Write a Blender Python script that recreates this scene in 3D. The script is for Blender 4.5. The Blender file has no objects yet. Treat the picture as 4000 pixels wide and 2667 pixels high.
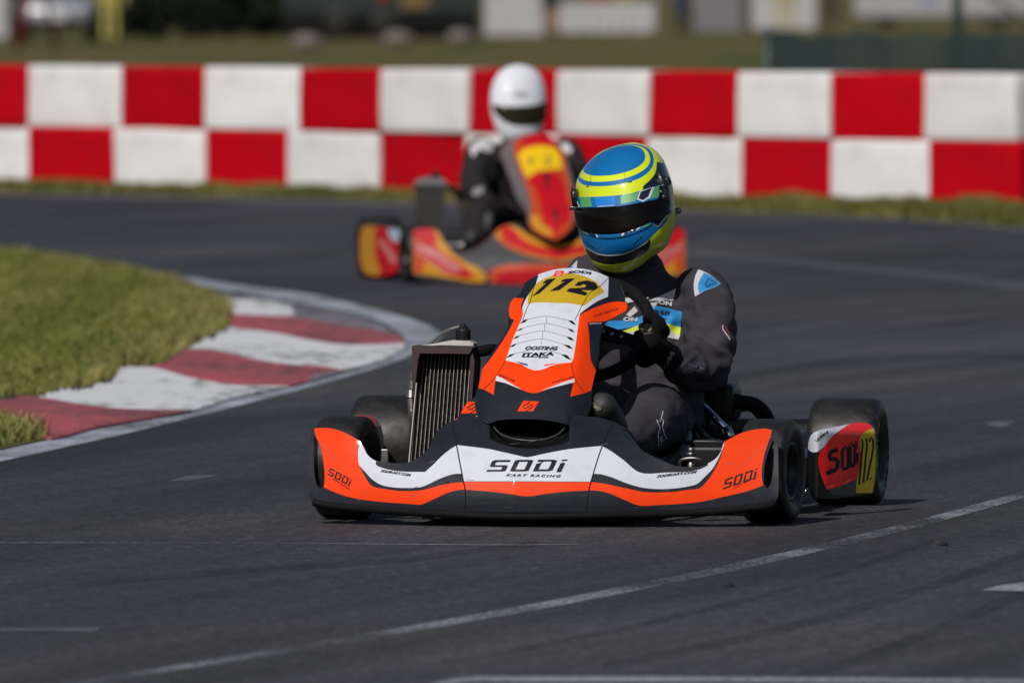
import bpy, bmesh, math, random
from math import sin, cos, tan, pi, radians, atan, atan2, asin, sqrt
from mathutils import Vector, Matrix, noise
from mathutils.geometry import delaunay_2d_cdt
import numpy as np
random.seed(7)
SC = bpy.context.scene
COL = SC.collection

# ------------------------------------------------------------------ camera, sky, sun, exposure
FPX, CH, HZ = 46667.0, 1.34, -85.0            # focal length in photo pixels, camera height, horizon row
TH = atan((1333.5 - HZ) / FPX)
cam_d = bpy.data.cameras.new('camera'); cam = bpy.data.objects.new('camera', cam_d); COL.objects.link(cam)
cam.location = (0, 0, CH); cam.rotation_euler = (pi / 2 - TH, 0, 0)
cam_d.sensor_width = 36.0; cam_d.lens = FPX / 4000 * 36
cam_d.clip_start = 0.5; cam_d.clip_end = 4000
cam_d.dof.use_dof = True; cam_d.dof.focus_distance = 29.5
cam_d.dof.aperture_fstop = 7.6; cam_d.dof.aperture_blades = 9
SC.camera = cam
SUN = Vector((-0.33, -0.64, 0.69)).normalized()
w = bpy.data.worlds.new('World'); SC.world = w; w.use_nodes = True
nt = w.node_tree; bg = nt.nodes['Background']
sky = nt.nodes.new('ShaderNodeTexSky'); sky.sky_type = 'NISHITA'; sky.sun_disc = False
sky.sun_elevation = asin(SUN.z); sky.sun_rotation = atan2(SUN.x, SUN.y)
sky.air_density = 1.0; sky.dust_density = 1.5
nt.links.new(sky.outputs[0], bg.inputs[0]); bg.inputs[1].default_value = 0.050
sd = bpy.data.lights.new('sun', 'SUN'); sd.energy = 3.4; sd.angle = radians(0.53); sd.color = (1.0, 0.955, 0.89)
so = bpy.data.objects.new('sun', sd); COL.objects.link(so)
so.rotation_euler = (-SUN).to_track_quat('-Z', 'Y').to_euler(); so.location = SUN * 60
SC.view_settings.view_transform = 'Standard'; SC.view_settings.look = 'None'
SC.view_settings.exposure = 0.0; SC.view_settings.gamma = 1.0
SC.render.engine = 'CYCLES'
SC.cycles.use_denoising = True; SC.cycles.max_bounces = 8

# ------------------------------------------------------------------ materials
def s2l(r, g, b):
    f = lambda c: c / 12.92 if c <= .04045 else ((c + .055) / 1.055) ** 2.4
    return (f(r / 255), f(g / 255), f(b / 255), 1)
def mat(name, rgb, rough=.5, metal=0, coat=0, var=.12, vscale=9, bump=0, bscale=200, spec=.5, rvar=.1, dirt=None, dirt_amt=.0, stretch=None, each=0):
    m = bpy.data.materials.new(name); m.use_nodes = True
    n, l = m.node_tree.nodes, m.node_tree.links
    p = n['Principled BSDF']
    c = rgb if len(rgb) == 4 else (*rgb, 1)
    p.inputs['Roughness'].default_value = rough; p.inputs['Metallic'].default_value = metal
    p.inputs['Coat Weight'].default_value = coat; p.inputs['Coat Roughness'].default_value = .075
    p.inputs['Specular IOR Level'].default_value = spec
    tc = n.new('ShaderNodeTexCoord'); src = tc.outputs['Object']
    if stretch:
        mp = n.new('ShaderNodeMapping'); mp.inputs['Scale'].default_value = stretch
        l.new(src, mp.inputs[0]); src = mp.outputs[0]
    t = n.new('ShaderNodeTexNoise'); t.inputs['Scale'].default_value = vscale; t.inputs['Detail'].default_value = 7
    l.new(src, t.inputs['Vector'])
    mr = n.new('ShaderNodeMapRange'); mr.inputs[1].default_value = .25; mr.inputs[2].default_value = .75
    mr.inputs[3].default_value = 1 - var; mr.inputs[4].default_value = 1 + var
    l.new(t.outputs[0], mr.inputs[0])
    mx = n.new('ShaderNodeMix'); mx.data_type = 'RGBA'; mx.blend_type = 'MULTIPLY'; mx.inputs[0].default_value = 1
    mx.inputs[6].default_value = c; l.new(mr.outputs[0], mx.inputs[7]); out = mx.outputs[2]
    if dirt:
        t2 = n.new('ShaderNodeTexNoise'); t2.inputs['Scale'].default_value = vscale * 2.7; t2.inputs['Detail'].default_value = 8
        l.new(src, t2.inputs['Vector'])
        m2 = n.new('ShaderNodeMapRange'); m2.inputs[1].default_value = .52; m2.inputs[2].default_value = .72
        m2.inputs[3].default_value = 0; m2.inputs[4].default_value = dirt_amt; l.new(t2.outputs[0], m2.inputs[0])
        x2 = n.new('ShaderNodeMix'); x2.data_type = 'RGBA'; l.new(m2.outputs[0], x2.inputs[0])
        l.new(out, x2.inputs[6]); x2.inputs[7].default_value = (*dirt[:3], 1); out = x2.outputs[2]
    if each:                                                  # every object of this material a little lighter or darker
        oi = n.new('ShaderNodeObjectInfo'); r4 = n.new('ShaderNodeMapRange'); r4.inputs[3].default_value = 1 - each; r4.inputs[4].default_value = 1 + each * .5; l.new(oi.outputs['Random'], r4.inputs[0])
        x4 = n.new('ShaderNodeMix'); x4.data_type = 'RGBA'; x4.blend_type = 'MULTIPLY'; x4.inputs[0].default_value = 1; l.new(out, x4.inputs[6]); l.new(r4.outputs[0], x4.inputs[7]); out = x4.outputs[2]
    l.new(out, p.inputs['Base Color'])
    if rvar:
        r = n.new('ShaderNodeMapRange'); r.inputs[1].default_value = .3; r.inputs[2].default_value = .7
        r.inputs[3].default_value = max(0, rough - rvar); r.inputs[4].default_value = min(1, rough + rvar)
        l.new(t.outputs[0], r.inputs[0]); l.new(r.outputs[0], p.inputs['Roughness'])
    if bump:
        t3 = n.new('ShaderNodeTexNoise'); t3.inputs['Scale'].default_value = bscale; t3.inputs['Detail'].default_value = 4
        l.new(src, t3.inputs['Vector'])
        b = n.new('ShaderNodeBump'); b.inputs['Strength'].default_value = bump; b.inputs['Distance'].default_value = .02
        l.new(t3.outputs[0], b.inputs['Height']); l.new(b.outputs[0], p.inputs['Normal'])
    return m
def ramp_mat(name, stops, scale, rough=.9, detail=8, bump=.3, bscale=30, stretch=None, spec=.3, coords='Object'):
    m = bpy.data.materials.new(name); m.use_nodes = True
    n, l = m.node_tree.nodes, m.node_tree.links
    p = n['Principled BSDF']; p.inputs['Roughness'].default_value = rough; p.inputs['Specular IOR Level'].default_value = spec
    tc = n.new('ShaderNodeTexCoord'); src = tc.outputs[coords]
    if stretch:
        mp = n.new('ShaderNodeMapping'); mp.inputs['Scale'].default_value = stretch; l.new(src, mp.inputs[0]); src = mp.outputs[0]
    t = n.new('ShaderNodeTexNoise'); t.inputs['Scale'].default_value = scale; t.inputs['Detail'].default_value = detail
    l.new(src, t.inputs['Vector'])
    cr = n.new('ShaderNodeValToRGB'); e = cr.color_ramp.elements
    e[0].position, e[0].color = stops[0][0], (*stops[0][1][:3], 1); e[1].position, e[1].color = stops[-1][0], (*stops[-1][1][:3], 1)
    for s in stops[1:-1]:
        q = e.new(s[0]); q.color = (*s[1][:3], 1)
    l.new(t.outputs[0], cr.inputs[0]); l.new(cr.outputs[0], p.inputs['Base Color'])
    if bump:
        t3 = n.new('ShaderNodeTexNoise'); t3.inputs['Scale'].default_value = bscale; t3.inputs['Detail'].default_value = 5
        l.new(src, t3.inputs['Vector'])
        b = n.new('ShaderNodeBump'); b.inputs['Strength'].default_value = bump; b.inputs['Distance'].default_value = .02
        l.new(t3.outputs[0], b.inputs['Height']); l.new(b.outputs[0], p.inputs['Normal'])
    return m

# ------------------------------------------------------------------ photo pixels -> places
def ray(px, py):
    xc, yc = (px - 2000) / FPX, -(py - 1333.5) / FPX
    return Vector((xc, cos(TH) + yc * sin(TH), -sin(TH) + yc * cos(TH)))
def G(px, py, z=0.0):
    d = ray(px, py); s = (z - CH) / d.z
    return Vector((d.x * s, d.y * s, z))
def Zf(x0, y0, s):
    return lambda pts: [(x0 + x / s, y0 + y / s) for x, y in pts]
Z1 = Zf(1150, 1550, 1.96); ZC = Zf(1750, 1550, 2.8514); Z2 = Zf(2200, 1450, 1.7422); Z3 = Zf(1750, 1000, 2.24)
Z4 = Zf(2100, 500, 2.4125); Z5 = Zf(2150, 950, 1.7425); ZR = Zf(1300, 1200, 2.24); ZD = Zf(2550, 1400, 3.485)
ZW = Zf(2850, 1500, 2.6129); Z7 = Zf(0, 900, 1.3067); ZK = Zf(1300, 600, 2.352); ZH = Zf(1750, 200, 2.24)
ZB = Zf(0, 200, 1.176); ZBR = Zf(2500, 200, 1.4253); ZL = Zf(0, 1900, 1.176); ZQ = Zf(2000, 1900, 1.176)
ZN = Zf(0, 0, 1.68)

class Frame:
    """a kart's own axes: r to the viewer's right, b backwards, z up; origin under the front axle"""
    def __init__(self, x, y, yaw):
        self.K = Vector((x, y, 0)); self.yaw = radians(yaw); c, s = cos(self.yaw), sin(self.yaw)
        self.R = Vector((c, -s, 0)); self.B = Vector((s, c, 0))
    def P(self, px, py, b):
        d = ray(px, py); o = Vector((0, 0, CH)) - self.K
        s = (b - o.dot(self.B)) / d.dot(self.B); q = o + d * s
        return Vector((q.dot(self.R), q.dot(self.B), q.z))
    def S(self, px, py, f, b=0.0):
        for _ in range(14):
            p = self.P(px, py, b); b = .5 * b + .5 * f(p.x, p.z)
        return self.P(px, py, b)
    def root(self, name):
        o = bpy.data.objects.new(name, None); COL.objects.link(o); o.location = self.K; o.rotation_euler = (0, 0, -self.yaw)
        o.empty_display_size = .1
        return o

# ------------------------------------------------------------------ mesh helpers
def tag(o, label, cat, group=None, kind=None):
    if kind: o['kind'] = kind
    if label: o['label'] = label
    if cat: o['category'] = cat
    if group: o['group'] = group
    return o
def ob(name, bm, mats, parent=None, smooth=True, label=None):
    me = bpy.data.meshes.new(name)
    bm.to_mesh(me); bm.free()
    for m in (mats if isinstance(mats, (list, tuple)) else [mats]): me.materials.append(m)
    if smooth: me.polygons.foreach_set('use_smooth', [True] * len(me.polygons))
    o = bpy.data.objects.new(name, me); COL.objects.link(o)
    if parent: o.parent = parent
    if label: o['label'] = label
    return o
def empty(name, loc, rz=0):
    o = bpy.data.objects.new(name, None); COL.objects.link(o); o.location = loc; o.rotation_euler = (0, 0, rz); o.empty_display_size = .1
    return o
def catmull(pts, closed=True, corner=40, step=5.0):
    P = [Vector(p) for p in pts]; n = len(P); out = []
    def isc(i):
        if not closed and (i <= 0 or i >= n - 1): return True
        a, b = P[i] - P[i - 1], P[(i + 1) % n] - P[i]
        if a.length < 1e-6 or b.length < 1e-6: return True
        return a.angle(b) > radians(corner)
    C = [isc(i) for i in range(n)]
    for i in range(n if closed else n - 1):
        p1, p2 = P[i], P[(i + 1) % n]; p0, p3 = P[i - 1], P[(i + 2) % n]
        L = (p2 - p1).length
        t1 = (p2 - p1) if C[i] else (p2 - p0) * (L / max(1e-6, (p1 - p0).length + L))
        t2 = (p2 - p1) if C[(i + 1) % n] else (p3 - p1) * (L / max(1e-6, (p3 - p2).length + L))
        k = max(1, int(math.ceil(L / step)))
        for j in range(k):
            t = j / k; a = t * t * t; b = t * t
            out.append(p1 * (2 * a - 3 * b + 1) + t1 * (a - 2 * b + t) + p2 * (3 * b - 2 * a) + t2 * (a - b))
    if not closed: out.append(P[-1])
    return out
def strip(pts, wd, closed=False, step=6, smooth=True):
    """a painted line: polyline with a width, as a polygon"""
    P = catmull(pts, closed, 60, step) if smooth else [Vector(p) for p in pts]
    n = len(P); a, b = [], []
    for i in range(n):
        d = (P[min(i + 1, n - 1)] - P[max(i - 1, 0)]); d = d.normalized() if d.length else Vector((1, 0))
        q = Vector((-d.y, d.x)) * (wd / 2); a.append(P[i] + q); b.append(P[i] - q)
    return [tuple(p) for p in a] + [tuple(p) for p in reversed(b)]
def inside(p, poly):
    x, y = p[0], p[1]; r = False; j = len(poly) - 1
    for i in range(len(poly)):
        xi, yi = poly[i][0], poly[i][1]; xj, yj = poly[j][0], poly[j][1]
        if (yi > y) != (yj > y) and x < (xj - xi) * (y - yi) / (yj - yi) + xi: r = not r
        j = i
    return r
def paint(layers, res=14, step=5.0, warp=None, extra=None):
    """layers: [(polygon, material slot or None for a hole, corner angle)] bottom first, clipped to the first one.
    Returns 2-D verts and (triangle, slot)."""
    V, FC = [], []
    for L in layers:
        poly = L[0]; corner = L[2] if len(L) > 2 else 40
        q = catmull(poly, True, corner, step) if corner else [Vector(p) for p in poly]
        if warp: q = [Vector(warp(p)) for p in q]
        FC.append(list(range(len(V), len(V) + len(q)))); V += [Vector((p[0], p[1])) for p in q]
    base = [V[i] for i in FC[0]]
    if extra: V += [Vector(p) for p in extra]
    else:
        xs = [p.x for p in base]; ys = [p.y for p in base]
        y = min(ys); k = 0
        while y < max(ys):
            x = min(xs) + (res / 2 if k % 2 else 0)
            while x < max(xs):
                if inside((x, y), base): V.append(Vector((x, y)))
                x += res
            y += res * .87; k += 1
    vo, eo, fo, _, _, _ = delaunay_2d_cdt(V, [], FC, 1, 1e-4, False)
    polys = []
    for ids, L in zip(FC, layers):
        q = [(V[i].x, V[i].y) for i in ids]; xs = [p[0] for p in q]; ys = [p[1] for p in q]
        polys.append((q, min(xs), max(xs), min(ys), max(ys), L[1]))
    tris = []
    for f in fo:
        cx = sum(vo[i].x for i in f) / len(f); cy = sum(vo[i].y for i in f) / len(f)
        if not inside((cx, cy), polys[0][0]): continue
        s = polys[0][5]
        for q, x0, x1, y0, y1, sl in reversed(polys):
            if x0 <= cx <= x1 and y0 <= cy <= y1 and inside((cx, cy), q): s = sl; break
        if s is None: continue
        tris.append((f, s))
    return vo, tris
def panel_bm(layers, surf, res=14, step=5.0, rim=.006, toward=Vector((0, -1, 0)), rim_slot=0):
    vo, tris = paint(layers, res, step)
    bm = bmesh.new(); vs = [bm.verts.new(surf(p[0], p[1])) for p in vo]
    for f, s in tris:
        try: bf = bm.faces.new([vs[i] for i in f])
        except ValueError: continue
        bf.material_index = s
    bm.normal_update()
    if sum(f.normal.dot(toward) * f.calc_area() for f in bm.faces) < 0: bmesh.ops.reverse_faces(bm, faces=bm.faces[:])
    for f in bm.faces:
        pass
    lone = [v for v in bm.verts if not v.link_faces]
    bmesh.ops.delete(bm, geom=lone, context='VERTS')
    if rim:
        ed = [e for e in bm.edges if e.is_boundary]
        r = bmesh.ops.extrude_edge_only(bm, edges=ed)
        nv = [g for g in r['geom'] if isinstance(g, bmesh.types.BMVert)]
        for v in nv: v.co -= toward * rim
        for g in r['geom']:
            if isinstance(g, bmesh.types.BMFace): g.material_index = rim_slot; g.smooth = False
        bmesh.ops.split_edges(bm, edges=[e for e in ed if e.is_valid])
    return bm
_tc = {}
def text_2d(s, bold=.02, shear=.0, space=1.0):
    """a word of the built-in lettering as 2-D triangles in a unit box"""
    key = (s, bold, shear, space)
    if key in _tc: return _tc[key]
    cu = bpy.data.curves.new('word', 'FONT'); cu.body = s; cu.offset = bold; cu.shear = shear; cu.space_character = space; cu.resolution_u = 3
    o = bpy.data.objects.new('word', cu); COL.objects.link(o)
    dg = bpy.context.evaluated_depsgraph_get(); me = o.evaluated_get(dg).to_mesh()
    bm = bmesh.new(); bm.from_mesh(me); bmesh.ops.triangulate(bm, faces=bm.faces[:])
    v = [(p.co.x, p.co.y) for p in bm.verts]; f = [[q.index for q in t.verts] for t in bm.faces]; bm.free()
    o.evaluated_get(dg).to_mesh_clear(); bpy.data.objects.remove(o); bpy.data.curves.remove(cu)
    if v:
        x0, x1 = min(p[0] for p in v), max(p[0] for p in v); y0, y1 = min(p[1] for p in v), max(p[1] for p in v)
        v = [((p[0] - x0) / (x1 - x0), (p[1] - y0) / (y1 - y0)) for p in v]
    _tc[key] = (v, f); return v, f
def add_text(bm, s, p0, p1, h, surf, slot, bold=.02, shear=0, off=Vector((0, -.0015, 0)), space=1.0, bend=0):
    """p0,p1: ends of the foot of the word in photo pixels; h: the vector from its foot to its head"""
    v, f = text_2d(s, bold, shear, space)
    vs = []
    for a, b in v:
        x = p0[0] + (p1[0] - p0[0]) * a + h[0] * b; y = p0[1] + (p1[1] - p0[1]) * a + h[1] * b + bend * 4 * a * (1 - a)
        vs.append(bm.verts.new(surf(x, y) + off))
    for t in f:
        try: fc = bm.faces.new([vs[i] for i in t])
        except ValueError: continue
        fc.material_index = slot
        fc.normal_update()
        if fc.normal.y > 0: fc.normal_flip()
def add_patch(bm, layers, surf, res=10, step=4, off=Vector((0, -.002, 0))):
    vo, tris = paint(layers, res, step)
    vs = []
    for p in vo:
        q = surf(p[0], p[1]); vs.append(bm.verts.new(q + off) if q is not None else None)
    for f, s in tris:
        if any(vs[i] is None for i in f): continue
        q = [vs[i] for i in f]
        if max((q[0].co - q[1].co).length, (q[1].co - q[2].co).length, (q[0].co - q[2].co).length) > .06: continue
        fc = bm.faces.new(q); fc.material_index = s; fc.normal_update()
        if fc.normal.y > 0: fc.normal_flip()
    bmesh.ops.delete(bm, geom=[v for v in bm.verts if not v.link_faces], context='VERTS')
def frames_along(P):
    n = len(P); T = []
    for i in range(n):
        d = P[min(i + 1, n - 1)] - P[max(i - 1, 0)]; T.append(d.normalized() if d.length else Vector((0, 0, 1)))
    u = T[0].orthogonal().normalized(); U = []
    for t in T:
        u = (u - t * u.dot(t)); u = u.normalized() if u.length > 1e-6 else t.orthogonal().normalized(); U.append(u)
    return T, U
def tube(bm, pts, rad, seg=12, slot=0, caps=True, smooth=4, flat=1.0, closed=False):
    """a round bar or hose along a path; rad is a number or one per point"""
    P = [Vector(p) for p in pts]; R = list(rad) if isinstance(rad, (list, tuple)) else [rad] * len(P)
    if smooth and len(P) > 2:
        Q, S = [], []; n = len(P)
        for i in range(n if closed else n - 1):
            p0, p1, p2, p3 = P[i - 1] if (i or closed) else P[0], P[i], P[(i + 1) % n], P[(i + 2) % n] if closed else P[min(i + 2, n - 1)]
            for j in range(smooth):
                t = j / smooth
                Q.append(.5 * (2 * p1 + (p2 - p0) * t + (2 * p0 - 5 * p1 + 4 * p2 - p3) * t * t + (3 * p1 - p0 - 3 * p2 + p3) * t ** 3))
                S.append(R[i] * (1 - t) + R[(i + 1) % n] * t)
        if not closed: Q.append(P[-1]); S.append(R[-1])
        P, R = Q, S
    T, U = frames_along(P); rings = []
    for p, t, u, r in zip(P, T, U, R):
        v = t.cross(u)
        rings.append([bm.verts.new(p + (u * cos(a) + v * sin(a) * flat) * r) for a in [2 * pi * k / seg for k in range(seg)]])
    m = len(rings)
    for i in range(m if closed else m - 1):
        A, Bq = rings[i], rings[(i + 1) % m]
        for k in range(seg):
            f = bm.faces.new((A[k], A[(k + 1) % seg], Bq[(k + 1) % seg], Bq[k])); f.material_index = slot
    if caps and not closed:
        f = bm.faces.new(list(reversed(rings[0]))); f.material_index = slot
        f = bm.faces.new(rings[-1]); f.material_index = slot
def loft(bm, st, seg=20, slot=0, power=2.0):
    """st: [(centre, half-axis u vector, half-axis v vector)]"""
    rings = []
    for c, u, v in st:
        c, u, v = Vector(c), Vector(u), Vector(v); rg = []
        for k in range(seg):
            a = 2 * pi * k / seg; ca, sa = cos(a), sin(a)
            e = 2 / power
            rg.append(bm.verts.new(c + u * math.copysign(abs(ca) ** e, ca) + v * math.copysign(abs(sa) ** e, sa)))
        rings.append(rg)
    for i in range(len(rings) - 1):
        A, Bq = rings[i], rings[i + 1]
        for k in range(seg):
            f = bm.faces.new((A[k], A[(k + 1) % seg], Bq[(k + 1) % seg], Bq[k])); f.material_index = slot
    for rg in (list(reversed(rings[0])), rings[-1]):
        f = bm.faces.new(rg); f.material_index = slot
def box(bm, c, sz, slot=0, rot=None, bevel=0):
    c = Vector(c); M = rot.to_matrix() if rot and not isinstance(rot, Matrix) else (rot or Matrix.Identity(3))
    r = bmesh.ops.create_cube(bm, size=1)
    vs = r['verts']
    for v in vs: v.co = Vector((v.co.x * sz[0], v.co.y * sz[1], v.co.z * sz[2]))
    fs = list({f for v in vs for f in v.link_faces})
    for f in fs: f.material_index = slot
    if bevel:
        es = list({e for v in vs for e in v.link_edges})
        rb = bmesh.ops.bevel(bm, geom=es, offset=bevel, segments=3, affect='EDGES', profile=.6)
        vs = list({v for f in rb['faces'] for v in f.verts} | {v for v in vs if v.is_valid})
        for f in {f for v in vs for f in v.link_faces}: f.material_index = slot
    for v in vs: v.co = M @ v.co + c
    return vs
def ball(bm, c, r, slot=0, seg=14, sc=(1, 1, 1)):
    q = bmesh.ops.create_uvsphere(bm, u_segments=seg, v_segments=max(6, seg // 2 + 1), radius=1)
    for v in q['verts']: v.co = Vector((v.co.x * r * sc[0], v.co.y * r * sc[1], v.co.z * r * sc[2])) + Vector(c)
    for f in {f for v in q['verts'] for f in v.link_faces}: f.material_index = slot
def lathe(bm, prof, axis_c, axis, slots=None, seg=56):
    """prof: [(distance along the axis, radius)]"""
    a = Vector(axis).normalized(); u = a.orthogonal().normalized(); v = a.cross(u); c = Vector(axis_c); rings = []
    for x, r in prof:
        rings.append([bm.verts.new(c + a * x + (u * cos(t) + v * sin(t)) * r) for t in [2 * pi * k / seg for k in range(seg)]])
    for i in range(len(rings) - 1):
        for k in range(seg):
            f = bm.faces.new((rings[i][k], rings[i][(k + 1) % seg], rings[i + 1][(k + 1) % seg], rings[i + 1][k]))
            f.material_index = slots[i] if slots else 0
def remesh(bm, voxel, smooth=5):
    me = bpy.data.meshes.new('tmp'); bm.to_mesh(me); bm.free()
    o = bpy.data.objects.new('tmp', me); COL.objects.link(o)
    md = o.modifiers.new('r', 'REMESH'); md.mode = 'VOXEL'; md.voxel_size = voxel
    dg = bpy.context.evaluated_depsgraph_get(); ev = o.evaluated_get(dg); m2 = ev.to_mesh()
    b2 = bmesh.new(); b2.from_mesh(m2); ev.to_mesh_clear(); bpy.data.objects.remove(o); bpy.data.meshes.remove(me)
    for _ in range(smooth): bmesh.ops.smooth_vert(b2, verts=b2.verts[:], factor=.5, use_axis_x=True, use_axis_y=True, use_axis_z=True)
    b2.normal_update()
    return b2
def table(xs, ys, blur=.06):
    g = np.linspace(xs[0], xs[-1], 400); y = np.interp(g, xs, ys); k = max(1, int(400 * blur)); ker = np.hanning(2 * k + 1); ker /= ker.sum()
    y = np.convolve(np.pad(y, k, mode='reflect', reflect_type='odd'), ker, 'valid')
    return lambda x: float(np.interp(x, g, y))
def sstep(a, b, x):
    t = max(0, min(1, (x - a) / (b - a))); return t * t * (3 - 2 * t)

# ================================================================== the setting: ground, track, kerb, lines
M_ASPH = bpy.data.materials.new('asphalt'); M_ASPH.use_nodes = True
def build_asphalt(m):
    n, l = m.node_tree.nodes, m.node_tree.links; p = n['Principled BSDF']
    tc = n.new('ShaderNodeTexCoord')
    def nz(scale, detail, stretch=None, rot=0):
        mp = n.new('ShaderNodeMapping'); mp.inputs['Scale'].default_value = stretch or (1, 1, 1); m0 = n.new('ShaderNodeMapping'); m0.inputs['Rotation'].default_value = (0, 0, rot)
        l.new(tc.outputs['Object'], m0.inputs[0]); l.new(m0.outputs[0], mp.inputs[0]); t = n.new('ShaderNodeTexNoise'); t.inputs['Scale'].default_value = scale; t.inputs['Detail'].default_value = detail
        l.new(mp.outputs[0], t.inputs['Vector']); return t.outputs[0]
    def rng(v, a, b, c, d):
        r = n.new('ShaderNodeMapRange'); r.inputs[1].default_value = a; r.inputs[2].default_value = b; r.inputs[3].default_value = c; r.inputs[4].default_value = d
        l.new(v, r.inputs[0]); return r.outputs[0]
    def mul(a, b):
        q = n.new('ShaderNodeMath'); q.operation = 'MULTIPLY'; l.new(a, q.inputs[0]); l.new(b, q.inputs[1]); return q.outputs[0]
    big = rng(nz(.30, 5, (1, .22, 1)), .3, .7, .74, 1.26)              # patches
    rub = rng(nz(1.5, 6, (.10, 1, 1), radians(-77)), .36, .66, .70, 1.13)  # rubber laid along the bend
    rub2 = rng(nz(5.5, 5, (.05, 1, 1), radians(-74)), .36, .64, .80, 1.13)
    grit = rng(nz(110, 3), .34, .66, .78, 1.22)
    vor = n.new('ShaderNodeTexVoronoi'); vor.inputs['Scale'].default_value = 75; l.new(tc.outputs['Object'], vor.inputs['Vector'])
    sx = n.new('ShaderNodeSeparateColor'); l.new(vor.outputs['Color'], sx.inputs[0])
    pw = n.new('ShaderNodeMath'); pw.operation = 'POWER'; pw.inputs[1].default_value = 3.2; l.new(sx.outputs[0], pw.inputs[0])
    spk = rng(pw.outputs[0], 0, 1, .76, 1.85)                            # each stone its own grey
    k = mul(mul(mul(big, rub), mul(grit, rub2)), spk)
    hue = rng(nz(.16, 4), .40, .62, 0, 1)
    cm = n.new('ShaderNodeMix'); cm.data_type = 'RGBA'; cm.inputs[6].default_value = (.0335, .0360, .0490, 1); cm.inputs[7].default_value = (.0505, .0480, .0510, 1)
    l.new(hue, cm.inputs[0])
    mx = n.new('ShaderNodeMix'); mx.data_type = 'RGBA'; mx.blend_type = 'MULTIPLY'; mx.inputs[0].default_value = 1
    l.new(cm.outputs[2], mx.inputs[6]); l.new(k, mx.inputs[7]); l.new(mx.outputs[2], p.inputs['Base Color'])
    p.inputs['Roughness'].default_value = .78; p.inputs['Specular IOR Level'].default_value = .3
    b = n.new('ShaderNodeBump'); b.inputs['Strength'].default_value = .55; b.inputs['Distance'].default_value = .004
    l.new(grit, b.inputs['Height']); l.new(b.outputs[0], p.inputs['Normal'])
build_asphalt(M_ASPH)
def worn(name, rgb, thr, soft, scale=60, under=(.045, .044, .047), stretch=(1, 1, 1), big=1.5, alpha=0, top=1.0):
    """old paint: the colour worn off down to the asphalt in speckles and patches"""
    m = bpy.data.materials.new(name); m.use_nodes = True
    n, l = m.node_tree.nodes, m.node_tree.links; p = n['Principled BSDF']; tc = n.new('ShaderNodeTexCoord')
    mp = n.new('ShaderNodeMapping'); mp.inputs['Scale'].default_value = stretch; l.new(tc.outputs['Object'], mp.inputs[0])
    t = n.new('ShaderNodeTexNoise'); t.inputs['Scale'].default_value = scale; t.inputs['Detail'].default_value = 5; l.new(mp.outputs[0], t.inputs['Vector'])
    t2 = n.new('ShaderNodeTexNoise'); t2.inputs['Scale'].default_value = big; t2.inputs['Detail'].default_value = 6; l.new(mp.outputs[0], t2.inputs['Vector'])
    ad = n.new('ShaderNodeMath'); ad.operation = 'ADD'; l.new(t.outputs[0], ad.inputs[0]); l.new(t2.outputs[0], ad.inputs[1])
    r = n.new('ShaderNodeMapRange'); r.inputs[1].default_value = thr - soft; r.inputs[2].default_value = thr + soft; l.new(ad.outputs[0], r.inputs[0])
    mx = n.new('ShaderNodeMix'); mx.data_type = 'RGBA'; mx.inputs[6].default_value = (*under, 1); mx.inputs[7].default_value = (*rgb[:3], 1)
    l.new(r.outputs[0], mx.inputs[0]); l.new(mx.outputs[2], p.inputs['Base Color']); p.inputs['Roughness'].default_value = .75
    b = n.new('ShaderNodeBump'); b.inputs['Strength'].default_value = .4; b.inputs['Distance'].default_value = .004
    l.new(t.outputs[0], b.inputs['Height']); l.new(b.outputs[0], p.inputs['Normal'])
    if alpha:                                                # where the paint is gone the road itself shows
        r.inputs[4].default_value = top; l.new(r.outputs[0], p.inputs['Alpha']); l.remove(mx.inputs[0].links[0]); mx.inputs[0].default_value = 1
    return m
M_LINE = worn('track_line_paint', (.39, .43, .51), .88, .30, 26, alpha=1, top=.95)
M_FAINT = worn('faint_line_paint', (.34, .37, .43), 1.07, .17, 75, alpha=1, top=.75)
M_DASH = worn('dash_paint', (.40, .43, .48), .92, .3, 50, alpha=1, top=.85)
M_DASH2 = worn('dash_paint_faint', (.22, .235, .265), .98, .3, 40, alpha=1, top=.55)
M_FAR = worn('far_line_paint', (.26, .25, .23), .98, .3, 20, alpha=1, top=.8)
M_KR = worn('kerb_red', (.40, .072, .085), .92, .26, 18, (.09, .04, .045), (1, .35, 1), 2.2)
M_KW = worn('kerb_white', (.60, .61, .63), .83, .15, 16, (.10, .10, .11), (1, .3, 1), 2.0)
M_KG = worn('kerb_worn', (.24, .22, .25), 1.02, .3, 12, (.055, .05, .06), (1, .3, 1), 2.0)
M_GR = ramp_mat('grass_ground', [(.32, (.040, .046, .012)), (.5, (.090, .085, .024)), (.68, (.15, .12, .05))], .55, stretch=(1, .3, 1), bump=.6, bscale=14)
M_GFAR = ramp_mat('verge_ground', [(.3, (.042, .062, .006)), (.44, (.076, .074, .011)), (.58, (.105, .072, .022)), (.70, (.062, .066, .010))], .42, stretch=(1, .09, 1), bump=.5, bscale=9)

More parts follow.
